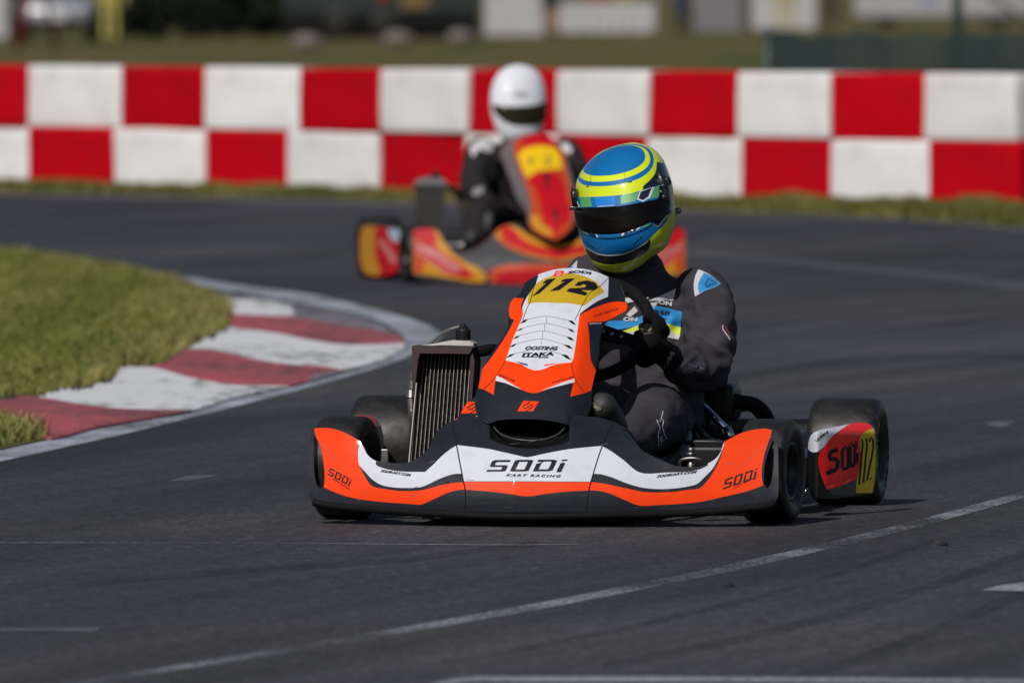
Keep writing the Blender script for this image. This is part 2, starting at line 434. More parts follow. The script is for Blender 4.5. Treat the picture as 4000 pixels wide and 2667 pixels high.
def sheet(name, pts, z, m, kind='structure'):
    bm = bmesh.new(); vs = [bm.verts.new((p[0], p[1], z)) for p in pts]; f = bm.faces.new(vs); f.normal_update()
    if f.normal.z < 0: f.normal_flip()
    bmesh.ops.triangulate(bm, faces=bm.faces[:])
    o = ob(name, bm, m, smooth=False); o['kind'] = kind; return o
sheet('ground', [(-1500, -60), (1500, -60), (1500, 3000), (-1500, 3000)], -.008, M_GFAR)
far_px = [(0, 752), (850, 768), (1615, 786), (2200, 802), (2668, 821), (3200, 838), (3693, 863), (4000, 891)]
far = [G(*p) for p in far_px]
far = [far[0] + (far[0] - far[1]) * 6] + far + [far[-1] + (far[-1] - far[-2]) * 8]
sheet('track', [(p.x, p.y) for p in far] + [(60, 8), (-60, 8), (-60, 70)], 0, M_ASPH)

def gpanel(name, layers, z, mats, res=20, step=8, zf=None, kind='structure'):
    vo, tris = paint(layers, res, step)
    bm = bmesh.new(); vs = []
    for p in vo:
        q = G(p[0], p[1], z)
        if zf: q = G(p[0], p[1], zf(p[0], p[1]))
        vs.append(bm.verts.new(q))
    for f, s in tris:
        fc = bm.faces.new([vs[i] for i in f]); fc.material_index = s; fc.normal_update()
        if fc.normal.z < 0: fc.normal_flip()
    bmesh.ops.delete(bm, geom=[v for v in bm.verts if not v.link_faces], context='VERTS')
    o = ob(name, bm, mats); o['kind'] = kind; return o
# infield verge
inf_px = Z7([(-900, -20), (-300, 75), (0, 128), (250, 152), (520, 196), (700, 240), (900, 288), (1060, 330), (1130, 378), (1178, 450), (1165, 505), (1020, 578), (940, 612), (800, 695),
             (620, 705), (590, 755), (450, 805), (300, 820), (210, 850), (30, 858), (-120, 862), (-400, 880), (-400, 960), (-120, 978), (0, 1000), (90, 1018), (180, 1040), (262, 1058), (0, 1114), (-900, 1330)])
gpanel('infield_grass_ground', [(inf_px, 0)], .006, [M_GR], 40, 12)
# kerb: raised concrete, painted in stripes
k_in = Z7([(262, 1060), (130, 1034), (0, 1006), (-120, 985), (-410, 965), (-410, 850), (-30, 848), (210, 838), (300, 808), (450, 792), (590, 745), (620, 690), (790, 685), (940, 602), (1010, 568), (1160, 495), (1172, 450), (1125, 378), (1040, 318), (905, 278)])
k_out = Z7([(950, 287), (1200, 325), (1500, 368), (1800, 428), (1950, 480), (2045, 540), (2072, 580), (2060, 612), (1900, 680), (1640, 752), (1490, 790), (1200, 852), (980, 917), (500, 1002)])
kerb_out = k_in + k_out
st_r1 = Z7([(-500, 700), (210, 845), (560, 900), (980, 917), (980, 1200), (-500, 1200)])
st_k1 = Z7([(1600, 742), (1700, 715), (1840, 692), (1960, 655), (1900, 684), (1650, 752), (1560, 772)]); st_k2 = Z7([(1500, 372), (1800, 430), (1950, 482), (2040, 545), (1900, 505), (1700, 478), (1560, 440), (1480, 400)]); st_k3 = Z7([(1780, 600), (2000, 590), (2068, 590), (2050, 615), (1960, 650), (1800, 640)])
st_g1 = Z7([(1340, 800), (1375, 790), (1392, 815), (1350, 822)])
st_w1 = Z7([(200, 850), (400, 600), (640, 690), (790, 700), (960, 745), (1180, 783), (1490, 790), (1490, 960), (980, 960), (980, 917), (560, 903)])
st_r2 = Z7([(620, 690), (800, 560), (940, 598), (1100, 610), (1300, 655), (1500, 683), (1640, 690), (1900, 682), (1900, 840), (1490, 840), (1490, 792), (1180, 784), (960, 746), (790, 700)])
st_w2 = Z7([(930, 600), (1000, 480), (1190, 495), (1400, 520), (1600, 560), (1780, 580), (2075, 572), (2120, 650), (1900, 720), (1640, 692), (1500, 684), (1300, 656), (1100, 611)])
st_r3 = Z7([(1190, 495), (1140, 425), (1180, 425), (1450, 435), (1700, 470), (1900, 480), (2000, 512), (2120, 572), (1780, 582), (1600, 561), (1400, 521)])
st_w3 = Z7([(1090, 365), (1250, 350), (1500, 370), (1500, 430), (1450, 436), (1180, 426), (1120, 425)])
M_SOIL = mat('soil', (.040, .032, .022), .95, var=.5, vscale=40, bump=.5, bscale=80)
rk = random.Random(3); ins = catmull(k_in[4:], False, 60, 9)              # crumbled soil along the grass edge
soil = [(p.x, p.y - 30) for p in ins] + [(p.x + rk.uniform(-10, 4), p.y + rk.uniform(-6, 17) + 14 * noise.noise((p.x * .017, 0, 0))) for p in reversed(ins)]
weed = Z7([(1180, 792), (1240, 782), (1345, 778), (1392, 800), (1370, 815), (1280, 812)]) if False else Z7([(760, 970), (860, 950), (980, 925), (980, 912), (870, 936), (770, 958)])
kb = gpanel('kerb', [(kerb_out, 2), (st_r1, 0), (st_w1, 1), (st_r2, 0), (st_w2, 1), (st_r3, 0), (st_w3, 1), (st_k1, 2), (st_k2, 2), (soil, 3, 0), (weed, 3, 0)], .008, [M_KR, M_KW, M_KG, M_SOIL], 22, 8)
bm = bmesh.new(); bm.from_mesh(kb.data)                    # its raised edge
ed = [e for e in bm.edges if e.is_boundary]; r = bmesh.ops.extrude_edge_only(bm, edges=ed)
for g in r['geom']:
    if isinstance(g, bmesh.types.BMVert): g.co.z -= .009
bm.to_mesh(kb.data); bm.free()
def gline(name, pts, wd, m, z=.002, wob=0):
    P = catmull(pts, False, 60, 14); n = len(P); bm = bmesh.new(); A = []
    for i in range(n):
        t = i / (n - 1); ww = wd(t) if callable(wd) else wd
        a = G(P[i].x, P[i].y - ww / 2, z); b = G(P[i].x, P[i].y + ww / 2, z); A.append((bm.verts.new(a), bm.verts.new(b)))
    for i in range(n - 1):
        f = bm.faces.new((A[i][0], A[i][1], A[i + 1][1], A[i + 1][0])); f.normal_update()
        if f.normal.z < 0: f.normal_flip()
    o = ob(name, bm, m, smooth=False); o['kind'] = 'structure'; return o
line_px = Z7([(-300, 1245), (0, 1178), (300, 1112), (700, 1022), (1000, 947), (1300, 872), (1600, 792), (1900, 705), (2060, 652), (2180, 590), (2262, 535), (2200, 490), (2060, 440), (1900, 398), (1600, 328), (1200, 276), (800, 212), (560, 170),
              (620, 195), (800, 243), (1000, 280), (1400, 346), (1800, 420), (1955, 470), (2050, 533), (2080, 580), (2064, 618), (1900, 686), (1650, 757), (1500, 795), (1200, 858), (980, 922), (500, 1012), (270, 1062), (0, 1122), (-300, 1190)])
gpanel('track_edge_line', [(line_px, 0)], .002, [M_LINE], 30, 10)
_pc3 = np.polyfit([298, 850, 1361, 2000, 2595, 3020, 3446, 4000], [2672, 2576, 2493, 2390, 2270, 2180, 2073, 1932], 3)
gline('chalky_line', [(x, float(np.polyval(_pc3, x))) for x in range(150, 4400, 150)], lambda t: 15 + 20 * t * (1.6 - t), M_FAINT)
gline('near_white_line', ZL([(1980, 912), (2150, 884)]) + ZQ([(0, 882), (1200, 884), (2352, 893), (2600, 896)]), 18, M_DASH)
gline('thin_joint_line', ZL([(-50, 256), (860, 257), (1700, 262)]) + ZQ([(0, 266), (300, 263)]), 3.2, worn('joint_paint', (.28, .30, .34), 1.08, .14, 60, alpha=1, top=.55))
gline('faint_far_line', ZBR([(240, 1120), (900, 1180), (1500, 1235), (2138, 1310), (2400, 1345)]), lambda t: 14 + 22 * t, worn('faint_far_paint', (.105, .11, .125), .9, .35, 20, alpha=1, top=.75))
gline('far_edge_line', ZB([(-60, 652), (900, 676), (1900, 700)]) + ZBR([(-600, 852), (240, 888), (1000, 912), (1700, 948), (2138, 990), (2300, 1006)]), 9, M_FAR)
M_SKID = worn('tyre_mark_rubber', (.016, .016, .018), .98, .3, 14, alpha=1, top=.40)
for pts_, w_ in (([(2350, 2600), (2900, 2490), (3500, 2330), (4100, 2130)], 34), ([(2900, 2700), (3300, 2590), (3700, 2440), (4150, 2250)], 40), ([(1900, 2560), (2500, 2440), (3100, 2290), (3650, 2110)], 20), ([(-80, 1640), (500, 1600), (1000, 1520), (1350, 1440)], 16), ([(2700, 1500), (3200, 1420), (3700, 1390), (4200, 1400)], 26), ([(300, 2280), (900, 2230), (1500, 2190), (2100, 2120)], 24)):
    gline('tyre_mark', pts_, w_, M_SKID, z=.0012)
def dash(pts, m=None): gpanel('painted_dash', [(pts, 0, 60)], .0025, [m or M_DASH], 12, 6)
dash([(3835, 2303), (3905, 2285), (3990, 2274), (4080, 2272), (4080, 2308), (3960, 2306)])
dash([(0, 2452), (200, 2452), (390, 2450), (375, 2463), (200, 2460), (0, 2461)], M_DASH2)
dash([(655, 1878), (740, 1858), (858, 1853), (800, 1866), (720, 1876)], M_DASH2)
dash([(3850, 1652), (3900, 1642), (3965, 1644), (3930, 1664), (3880, 1666)], M_DASH2)
dash([(2740, 930), (2880, 928), (2890, 942), (2750, 944)], worn('dash_far', (.09, .095, .105), .9, .4, 15, alpha=1, top=.6))
dash([(3730, 1166), (3830, 1160), (3835, 1178), (3745, 1184)], bpy.data.materials['dash_far'])

# grass blades, leaf-shaped, standing in the verges: what nobody could count
def blades(name, poly, n, h0, h1, wd, mats, seed, z=0, ok=None):
    rnd = random.Random(seed); xs = [p.x for p in poly]; ys = [p.y for p in poly]
    V, Fc, MI = [], [], []; c = 0; tries = 0
    while c < n and tries < n * 12:
        tries += 1
        x, y = rnd.uniform(min(xs), max(xs)), rnd.uniform(min(ys), max(ys))
        if not inside((x, y), poly): continue
        cl = noise.noise((x * 1.3, y * .14, 3.1)); cl2 = noise.noise((x * 5.5, y * .6, 9.7))
        if ok and not ok(x, y, cl, cl2): continue
        h = rnd.uniform(h0, h1) * (1 + .45 * cl + .55 * cl2); a = rnd.uniform(0, 2 * pi); lean = rnd.uniform(.1, .8) * h
        wx, wy = cos(a) * wd, sin(a) * wd; b = rnd.uniform(0, 2 * pi); lx, ly = cos(b) * lean, sin(b) * lean
        k = len(V)
        V += [(x - wx, y - wy, z), (x + wx, y + wy, z), (x + wx * .8 + lx * .35, y + wy * .8 + ly * .35, z + h * .6), (x - wx * .8 + lx * .35, y - wy * .8 + ly * .35, z + h * .6), (x + lx, y + ly, z + h)]
        Fc += [(k, k + 1, k + 2, k + 3), (k + 3, k + 2, k + 4)]
        q = cl + .35 * cl2 + rnd.uniform(-.35, .35); mi = 0 if q < -.12 else (1 if q < .27 else 2)
        MI += [mi, mi]; c += 1
    me = bpy.data.meshes.new(name); me.from_pydata(V, [], Fc); me.update()
    for m in mats: me.materials.append(m)
    me.polygons.foreach_set('material_index', MI)
    o = bpy.data.objects.new(name, me); COL.objects.link(o); o['kind'] = 'stuff'; return o
def leaf(name, c, c2=None, rough=.6):
    m = mat(name, c, rough, var=.3, vscale=2.5, spec=.25); p = m.node_tree.nodes['Principled BSDF']
    p.inputs['Subsurface Weight'].default_value = 0
    return m
G_MATS = [leaf('grass_dark', (.115, .140, .026)), leaf('grass_mid', (.165, .176, .040)), leaf('grass_dry', (.250, .215, .078))]
G2_MATS = [leaf('verge_grass_dark', (.10, .105, .022)), leaf('verge_grass_mid', (.17, .16, .040)), leaf('verge_grass_dry', (.25, .20, .075))]
ip = [G(*p) for p in inf_px]
tag(blades('infield_grass', ip, 130000, .025, .060, .0035, G_MATS, 5), 'tufty green grass growing inside the red and white kerb', 'grass', kind='stuff')

# ================================================================== the barrier blocks
M_RED = mat('red_barrier_paint', s2l(180, 0, 20), .75, var=.07, vscale=2, dirt=(.20, .004, .008), dirt_amt=.35, spec=.1, each=.14, bump=.05, bscale=30)
M_WHT = mat('white_barrier_paint', s2l(224, 223, 222), .55, var=.05, vscale=2.5, dirt=(.42, .39, .33), dirt_amt=.3, bump=.05, bscale=30, each=.08)
bl0, bl1 = G(0, 734), G(4000, 820)
def bar_pt(px):
    d = ray(px, 700); t_d = bl1 - bl0                      # where the pixel column meets the barrier's foot line
    den = d.x * t_d.y - d.y * t_d.x; s = (bl0.x * t_d.y - bl0.y * t_d.x) / den
    return Vector((d.x * s, d.y * s, 0))
ax = (bl1 - bl0).normalized(); nrm = Vector((ax.y, -ax.x, 0))       # nrm towards the track
top_e = [-620, -262, 97, 463, 795, 1171, 1480, 1829, 2168, 2534, 2873, 3242, 3605, 3970, 4330]
bot_e = [-610, -250, 108, 445, 797, 1122, 1475, 1812, 2170, 2520, 2890, 3240, 3630, 3990, 4350]
ords = ['first', 'second', 'third', 'fourth', 'fifth', 'sixth', 'seventh', 'eighth', 'ninth', 'tenth', 'eleventh', 'twelfth', 'thirteenth', 'fourteenth']
for row, E in ((0, bot_e), (1, top_e)):
    nw = nr = 0
    for i in range(1, len(E) - 2):
        a, b = bar_pt(E[i]), bar_pt(E[i + 1]); Lb = (b - a).length; mid = (a + b) / 2
        z0, z1 = (.0, .390) if row == 0 else (.3915, .783); dp = .42
        white = (i + row) % 2 == 1
        bm = bmesh.new()
        r = bmesh.ops.create_cube(bm, size=1)
        for v in bm.verts: v.co = Vector((v.co.x * (Lb - .004), v.co.y * dp, v.co.z * (z1 - z0)))
        bmesh.ops.bevel(bm, geom=bm.edges[:], offset=.016, segments=3, affect='EDGES', profile=.5)
        bmesh.ops.subdivide_edges(bm, edges=[e for e in bm.edges if e.calc_length() > .15], cuts=6, use_grid_fill=True)
        rr = random.Random(i * 7 + row)
        ph = rr.uniform(0, 9)
        for v in bm.verts:
            q = v.co; v.co.y += -.005 * (1 - (2 * q.x / Lb) ** 2) + .018 * noise.noise((q.x * 3 + ph, q.z * 3, ph))
            v.co.z += .008 * noise.noise((q.x * 2.2 + ph, 5, ph)) if q.z > 0 else 0
        o = ob('barrier_block', bm, M_WHT if white else M_RED)
        c = mid - nrm * dp / 2 + nrm * rr.uniform(-.012, .012)
        o.location = (c.x, c.y, (z0 + z1) / 2); o.rotation_euler = (0, 0, atan2(ax.y, ax.x) + rr.uniform(-.012, .012))
        cn = 'white' if white else 'red'
        if white: nw += 1; k = nw
        else: nr += 1; k = nr
        tag(o, f"{cn} barrier block, {ords[k-1]} {cn} one from the left in the {'top' if row else 'bottom'} row", 'barrier block', 'red and white barrier blocks along the track')
strip_poly = [p for p in far[1:-1]]
edge_back = [bar_pt(x) + nrm * .02 for x in range(4300, -301, -200)]
vp = [G(-250, 747)] + strip_poly + [G(4300, 935)] + edge_back
tag(blades('verge_grass', vp, 52000, .025, .085, .006, G2_MATS, 11), 'rough olive grass strip between the track and the barrier', 'grass', kind='stuff')

# ================================================================== the front kart
K1 = Frame(0.100, 29.5, 10.0)
M_NAVY = mat('navy_black_sticker', (.0115, .0135, .020), .5, spec=.15, coat=.25, var=.12, vscale=14, rvar=.08, dirt=(.05, .05, .055), dirt_amt=.12)
M_BLK = mat('black_plastic', (.0062, .0062, .0072), .42, spec=.3, var=.2, vscale=12, rvar=.1, dirt=(.025, .024, .023), dirt_amt=.25)
M_MATTE = mat('matte_black', (.0045, .0045, .005), .75, var=.2, vscale=20, spec=.15)
M_ORG = mat('orange_sticker', (.86, .050, .002), .5, spec=.1, coat=.25, var=.04, vscale=10, rvar=.08, dirt=(.45, .035, .008), dirt_amt=.12)
M_WHS = mat('white_sticker', (.58, .60, .67), .5, spec=.12, coat=.25, var=.035, vscale=11, rvar=.08, dirt=(.36, .37, .42), dirt_amt=.22)
M_YEL = mat('number_yellow', (.52, .34, .012), .4, coat=.25, var=.06, vscale=12)
M_INK = mat('black_lettering', (.007, .0085, .012), .5, var=.1, spec=.15)
M_RUB = mat('tyre_rubber', (.0105, .0100, .0098), .50, var=.22, vscale=16, bump=.07, bscale=210, spec=.4, rvar=.14, dirt=(.036, .033, .029), dirt_amt=.45)
M_RIM = mat('rim_metal', (.035, .035, .037), .35, metal=.8, var=.15)
M_ALU = mat('aluminium', (.24, .225, .22), .42, metal=.9, var=.1, vscale=30, rvar=.1)
M_ALUD = mat('dull_aluminium', (.055, .036, .039), .8, spec=.1, var=.15, vscale=20)
M_TANK = mat('tank_alloy', (.40, .375, .365), .7, spec=.2, var=.12, vscale=30)
M_CHR = mat('chrome_tube', (.55, .57, .62), .18, metal=1, var=.06)
M_FRM = mat('frame_tube', (.025, .026, .03), .4, metal=.4, coat=.3)
M_RED1 = mat('red_sticker', (.86, .016, .010), .42, spec=.2, coat=.5, var=.05)
M_YEL2 = mat('pod_number_yellow', (.58, .42, .010), .45, spec=.2, coat=.4, var=.06)
M_SEAT = mat('seat_fibreglass', (.085, .095, .085), .4, coat=.2, var=.2, vscale=18)
M_WHITE_TXT = mat('white_lettering', (.60, .60, .62), .5, var=.05)
kart = K1.root('racing_kart')
tag(kart, 'orange, white and black racing kart numbered 112 leading through the bend', 'go-kart', 'racing karts on the track')
RC = -.035                                                         # the kart's own centre line

# ---- front bumper
_pl = table([0, .12, .25, .38, .48, .56, .62], [0, .012, .038, .074, .098, .115, .125])
_pc = table([0, .055, .07, .085, .1, .12, .16, .2, .24, .28], [0, 0, .001, .005, .0104, .019, .045, .082, .128, .18], .03)
_pw = table([0, .04, .08, .12, .16, .2, .24, .28], [.0, .0, .005, .016, .030, .044, .055, .062], .04)
def bump_b(r, z):
    x = abs(r - RC); k = sstep(.26, .46, x)
    return -.36 + _pl(min(x, .62)) + (1 - k) * _pc(max(0, min(z, .28))) + k * _pw(max(0, min(z, .28)))
bsurf = lambda x, y: K1.S(x, y, bump_b, -.3)
out_b = (Z1([(135, 815), (112, 740), (105, 600), (112, 440), (125, 290), (135, 258), (160, 240), (215, 236), (280, 240), (360, 262), (430, 295), (480, 325), (504, 342),
             (530, 385), (555, 435), (590, 470), (622, 488), (700, 500), (800, 508), (880, 497), (940, 465), (1000, 420), (1040, 370), (1060, 310), (1090, 260), (1150, 215), (1215, 180), (1300, 160), (1390, 148)]) +
         ZC([(310, 212), (450, 200), (600, 196), (880, 192), (1200, 196), (1400, 205), (1550, 220), (1650, 225), (1750, 250), (1850, 280), (1996, 360)]) +
         Z2([(400, 390), (450, 430), (490, 480), (530, 535), (590, 570), (660, 600), (740, 635), (820, 650), (900, 650), (985, 625), (1040, 590), (1075, 540), (1095, 483), (1150, 450), (1210, 420), (1290, 398), (1370, 390),
             (1420, 398), (1448, 410), (1458, 440), (1462, 600), (1465, 760), (1460, 855), (1440, 888), (1395, 903), (1230, 926), (1000, 938), (700, 948), (450, 953)]) +
         ZC([(1540, 1280), (1200, 1283), (880, 1284), (400, 1280), (195, 1276)]) + Z1([(1150, 884), (900, 872), (600, 852), (350, 832)]))
org = (Z1([(225, 690), (300, 725), (400, 760), (520, 785), (700, 805), (850, 815), (965, 823), (1000, 812), (1100, 765), (1180, 730), (1250, 712), (1300, 708)]) + ZC([(185, 1030), (450, 1050), (700, 1080), (880, 1105), (1100, 1075), (1350, 1050), (1570, 1040)]) +
       Z2([(180, 808), (260, 815), (330, 835), (420, 875), (520, 912), (650, 908), (800, 900), (960, 882), (1100, 850), (1250, 815), (1360, 775), (1350, 710), (1355, 640), (1370, 560), (1390, 500), (1413, 430), (1424, 385)]) +
       [(2900, 1450), (1240, 1450)] + Z1([(150, 200), (160, 290), (195, 370), (215, 450), (228, 540), (232, 620)]))
stripe = (Z1([(502, 200), (503, 342), (488, 365), (482, 420), (487, 480), (505, 540), (540, 610), (595, 680), (700, 705), (800, 718), (910, 718), (1000, 708), (1100, 680), (1200, 660), (1295, 652)]) + ZC([(172, 943), (880, 944), (1590, 948)]) +
          Z2([(190, 752), (260, 760), (350, 778), (450, 800), (550, 820), (650, 823), (760, 818), (850, 805), (925, 795), (980, 745), (1030, 670), (1060, 610), (1085, 540), (1097, 484), (1097, 200)]))
white = (Z1([(509, 200), (510, 345), (489, 390), (487, 460), (497, 520), (540, 570), (590, 625), (660, 670), (750, 690), (850, 695), (960, 690), (1030, 665), (1100, 630), (1180, 600), (1230, 588), (1283, 586)]) + ZC([(172, 937), (880, 938), (1586, 942)]) +
         Z2([(204, 696), (260, 700), (330, 720), (430, 760), (540, 790), (650, 800), (760, 795), (850, 782), (910, 765), (960, 720), (1010, 670), (1040, 625), (1075, 550), (1096, 486), (1096, 200)]))
btop = (Z1([(625, 200), (625, 488), (622, 515), (640, 530), (720, 555), (820, 570), (1000, 573), (1060, 520), (1130, 450), (1200, 395), (1243, 370)]) + ZC([(97, 534), (440, 577), (600, 610), (860, 668), (900, 668), (1100, 625), (1350, 580), (1720, 543)]) +
        Z2([(265, 508), (330, 545), (400, 595), (525, 688), (700, 688), (860, 680), (930, 665), (985, 640), (985, 615), (985, 200)]))
mouth = ZC([(470, 250), (462, 345), (465, 470), (600, 525), (750, 562), (900, 578), (1050, 568), (1250, 530), (1348, 490), (1355, 345), (1350, 250)])
hole_l = Z1([(150, 305), (163, 310), (193, 370), (213, 450), (226, 540), (228, 620), (220, 688), (200, 700), (172, 680), (155, 600), (148, 450)])
hole_r = Z2([(1427, 468), (1402, 530), (1380, 600), (1367, 680), (1367, 758), (1385, 798), (1410, 770), (1425, 700), (1432, 600), (1434, 480)])
band_l = Z1([(225, 690), (238, 715), (400, 772), (520, 797), (700, 818), (965, 836), (965, 823), (700, 805), (520, 785), (400, 760), (300, 725)])
seam_l = strip(ZC([(52, 285), (95, 535), (172, 940), (190, 1030), (196, 1272)]), 5)
seam_r = strip(ZC([(1850, 285), (1720, 543), (1590, 950), (1570, 1045), (1540, 1275)]), 5)
fold_l = strip(Z1([(165, 285), (215, 350), (270, 430), (325, 500)]), 2.5); fold_r = strip(Z2([(1418, 440), (1340, 520), (1270, 590), (1205, 645)]), 2.5)
L = [(out_b, 0), (org, 1), (stripe, 0), (white, 2), (btop, 0), (mouth, None), (hole_l, None, 20), (hole_r, None, 20), (seam_l, 4, 0), (seam_r, 4, 0), (fold_l, 5, 0), (fold_r, 5, 0)]
# the big word on the middle panel
def sodi(T):
    """the block word SODI in unit coordinates of its box (0..1, foot at 0), as outer and inner shapes"""
    return [(T([(0, 0), (.055, .10), (.205, .10), (.235, .16), (.262, .40), (.245, .44), (.075, .44), (.045, .50), (.06, .86), (.10, .97), (.315, .97), (.295, .84), (.125, .84), (.115, .60), (.13, .56), (.275, .56), (.30, .50), (.275, .12), (.24, .0)]), 1)]
def Tq(x0, y0, x1, y1, h, sh):
    """unit box -> photo pixels: foot from (x0,y0) to (x1,y1), height vector (sh,-h)"""
    return lambda pts: [(x0 + (x1 - x0) * a + sh * b, y0 + (y1 - y0) * a - h * b) for a, b in pts]
def sodi_layers(T, ink, ground):
    # drawn upright in a box 1 wide, 1 high; the slant comes from T
    S = [(0, 0), (.19, 0), (.225, .06), (.225, .48), (.195, .56), (.075, .56), (.065, .60), (.065, .76), (.075, .81), (.225, .81), (.225, 1), (.045, 1), (.01, .92), (.01, .46), (.04, .40), (.155, .40), (.165, .36), (.165, .22), (.155, .17), (0, .17)]
    O = [(.275, .05), (.305, 0), (.46, 0), (.495, .06), (.495, .94), (.46, 1), (.305, 1), (.275, .93)]
    Oi = [(.335, .18), (.435, .18), (.435, .82), (.335, .82)]
    D = [(.545, 0), (.735, 0), (.775, .08), (.775, .90), (.73, 1), (.545, 1), (.545, .84), (.605, .76), (.545, .68)]
    Di = [(.605, .18), (.705, .18), (.715, .22), (.715, .80), (.70, .83), (.625, .83), (.605, .70)]
    I1 = [(.825, -.08), (.885, -.08), (.885, .66), (.855, .76), (.825, .70)]
    I2 = [(.825, .86), (.885, .86), (.90, 1), (.825, 1)]
    return [(T(S), ink, 0), (T(O), ink, 0), (T(Oi), ground, 0), (T(D), ink, 0), (T(Di), ground, 0), (T(I1), ink, 0), (T(I2), ink, 0)]
c0, c1 = ZC([(425, 832), (1375, 826)])
L += sodi_layers(Tq(c0[0], c0[1], c1[0], c1[1], 46, 22), 3, 2)
a0, a1 = Z1([(255, 600), (435, 690)])
L += sodi_layers(Tq(a0[0] - 2, a0[1] - 4, a1[0] + 4, a1[1] + 2, 27, 10), 3, 1)
a0, a1 = Z2([(1085, 805), (1335, 720)])
L += sodi_layers(Tq(a0[0], a0[1], a1[0], a1[1], 42, 10), 3, 1)
M_BUMP = [M_NAVY, M_ORG, M_WHS, M_INK, M_MATTE, mat('orange_fold', (.45, .03, .006), .5), mat('scuff_grey', (.045, .045, .048), .6), mat('scuff_dark', (.10, .06, .055), .7)]
rs_ = random.Random(4)
for i in range(26):                                              # scuffs and rubber marks
    x, y = (rs_.uniform(1320, 2900), rs_.uniform(1900, 1985)) if i < 15 else (rs_.uniform(1300, 2850), rs_.uniform(1700, 1960)); a_ = rs_.uniform(-.35, .25); l_ = rs_.uniform(10, 42)
    L.append((strip([(x, y), (x + l_ * .5, y + l_ * .5 * a_ + rs_.uniform(-2, 2)), (x + l_, y + l_ * a_)], rs_.uniform(1.2, 2.6), smooth=False), 6 if i < 15 else 7, 0))
bm = panel_bm(L, bsurf, 13, 5, .012)
q = lambda z, a, b: (z([a])[0], z([b])[0])
def word(bm, s, z, a, b, h, surf, slot, **k):
    p0, p1 = q(z, a, b); add_text(bm, s, p0, p1, h, surf, slot, **k)
word(bm, 'KART RACING', ZC, (645, 880), (1255, 893), (3, -9.5), bsurf, 3, shear=.25, space=1.35, bold=.03)
word(bm, 'SODIKART.COM', Z1, (660, 572), (890, 607), (3, -10), bsurf, 3, shear=.3, bold=.03)
word(bm, 'SODIKART.COM', Z2, (635, 722), (908, 690), (3, -10), bsurf, 3, shear=.3, bold=.03)
word(bm, 'KART RACING', Z1, (295, 630), (420, 710), (2, -6), bsurf, 3, shear=.2, space=1.3)
word(bm, 'KART RACING', Z2, (1160, 797), (1312, 722), (2, -6), bsurf, 3, shear=.2, space=1.3)
bumper = ob('front_bumper', bm, M_BUMP, kart)
# the rolled lip under it
bm = bmesh.new()
lip = Z1([(150, 800), (250, 822), (400, 838), (700, 862), (1000, 882)]) + ZC([(0, 1295), (300, 1312), (640, 1322), (1000, 1325), (1500, 1312), (1996, 1300)]) + Z2([(700, 962), (1000, 950), (1230, 928), (1400, 905), (1446, 880)])
lp = [K1.S(x, y + 2, lambda r, z: bump_b(r, z) + .004, -.3) for x, y in lip]
tube(bm, lp, .0105, 10, flat=.9)
ob('bumper_lip', bm, M_MATTE, bumper)
# duct sleeves behind the wing openings, and the bowl in the nose
for hl, nm in ((hole_l, 'l'), (hole_r, 'r')):
    bm = bmesh.new(); P = [bsurf(*p) for p in catmull(hl, True, 20, 8)]
    A = [bm.verts.new(p + Vector((0, .004, 0))) for p in P]; Bq = [bm.verts.new(p + Vector((0, .05, 0))) for p in P]; n = len(P)
    for i in range(n): bm.faces.new((A[i], A[(i + 1) % n], Bq[(i + 1) % n], Bq[i]))
    ob('duct_sleeve', bm, M_BLK, bumper)
bm = bmesh.new(); P = [bsurf(*p) for p in catmull(mouth, True, 30, 8)]; n = len(P); cen = sum(P, Vector()) / n
rings = [[bm.verts.new(p) for p in P]]
for k, (s, dy) in enumerate([(.97, .012), (.9, .04), (.6, .07), (.2, .085)]):
    rings.append([bm.verts.new(cen + (p - cen) * s + Vector((0, dy, 0))) for p in P])
for i in range(len(rings) - 1):
    for k in range(n): bm.faces.new((rings[i][k], rings[i][(k + 1) % n], rings[i + 1][(k + 1) % n], rings[i + 1][k]))
bm.faces.new(rings[-1])
ob('nose_recess', bm, M_MATTE, bumper)
bm = bmesh.new(); tube(bm, [bsurf(x, y) + Vector((0, .012, 0)) for x, y in ZC([(500, 335), (560, 400), (630, 440), (760, 475), (900, 486), (1050, 477), (1150, 447), (1235, 405), (1290, 345)])], .0022, 6)
ob('recess_rim', bm, mat('rim_edge', (.05, .048, .045), .4), bumper)

# ---- front panel with the race number
_nb = table([.20, .24, .28, .34, .40, .46, .52, .57, .60, .63], [-.275, -.240, -.205, -.150, -.085, -.015, .06, .135, .20, .27], .04)
def nass_b(r, z):
    x = abs(r - RC + .0); return _nb(max(.2, min(.63, z))) + 1.55 * x * x + .05 * sstep(.10, .17, x)
nsurf = lambda x, y: K1.S(x, y, nass_b, -.1)
n_out = Z3([(1070, 105), (1180, 112), (1300, 140), (1405, 185), (1470, 220), (1510, 270), (1535, 330), (1545, 400), (1560, 405), (1572, 440), (1555, 480), (1480, 520), (1400, 570), (1360, 600), (1345, 650), (1320, 750), (1318, 850), (1300, 960),
            (1293, 1000), (1270, 1100), (1255, 1170), (1250, 1250), (1240, 1330), (1220, 1390), (1180, 1430), (1120, 1470), (1080, 1480), (950, 1450), (800, 1430), (600, 1425), (450, 1435), (350, 1465), (310, 1450), (260, 1400), (240, 1340),
            (235, 1260), (245, 1200), (265, 1145), (285, 1060), (300, 985), (350, 900), (400, 820), (450, 750), (500, 670), (530, 600), (545, 545), (535, 510), (538, 440), (570, 375), (600, 360), (640, 310), (670, 240), (720, 200), (785, 165), (850, 140), (950, 115)])
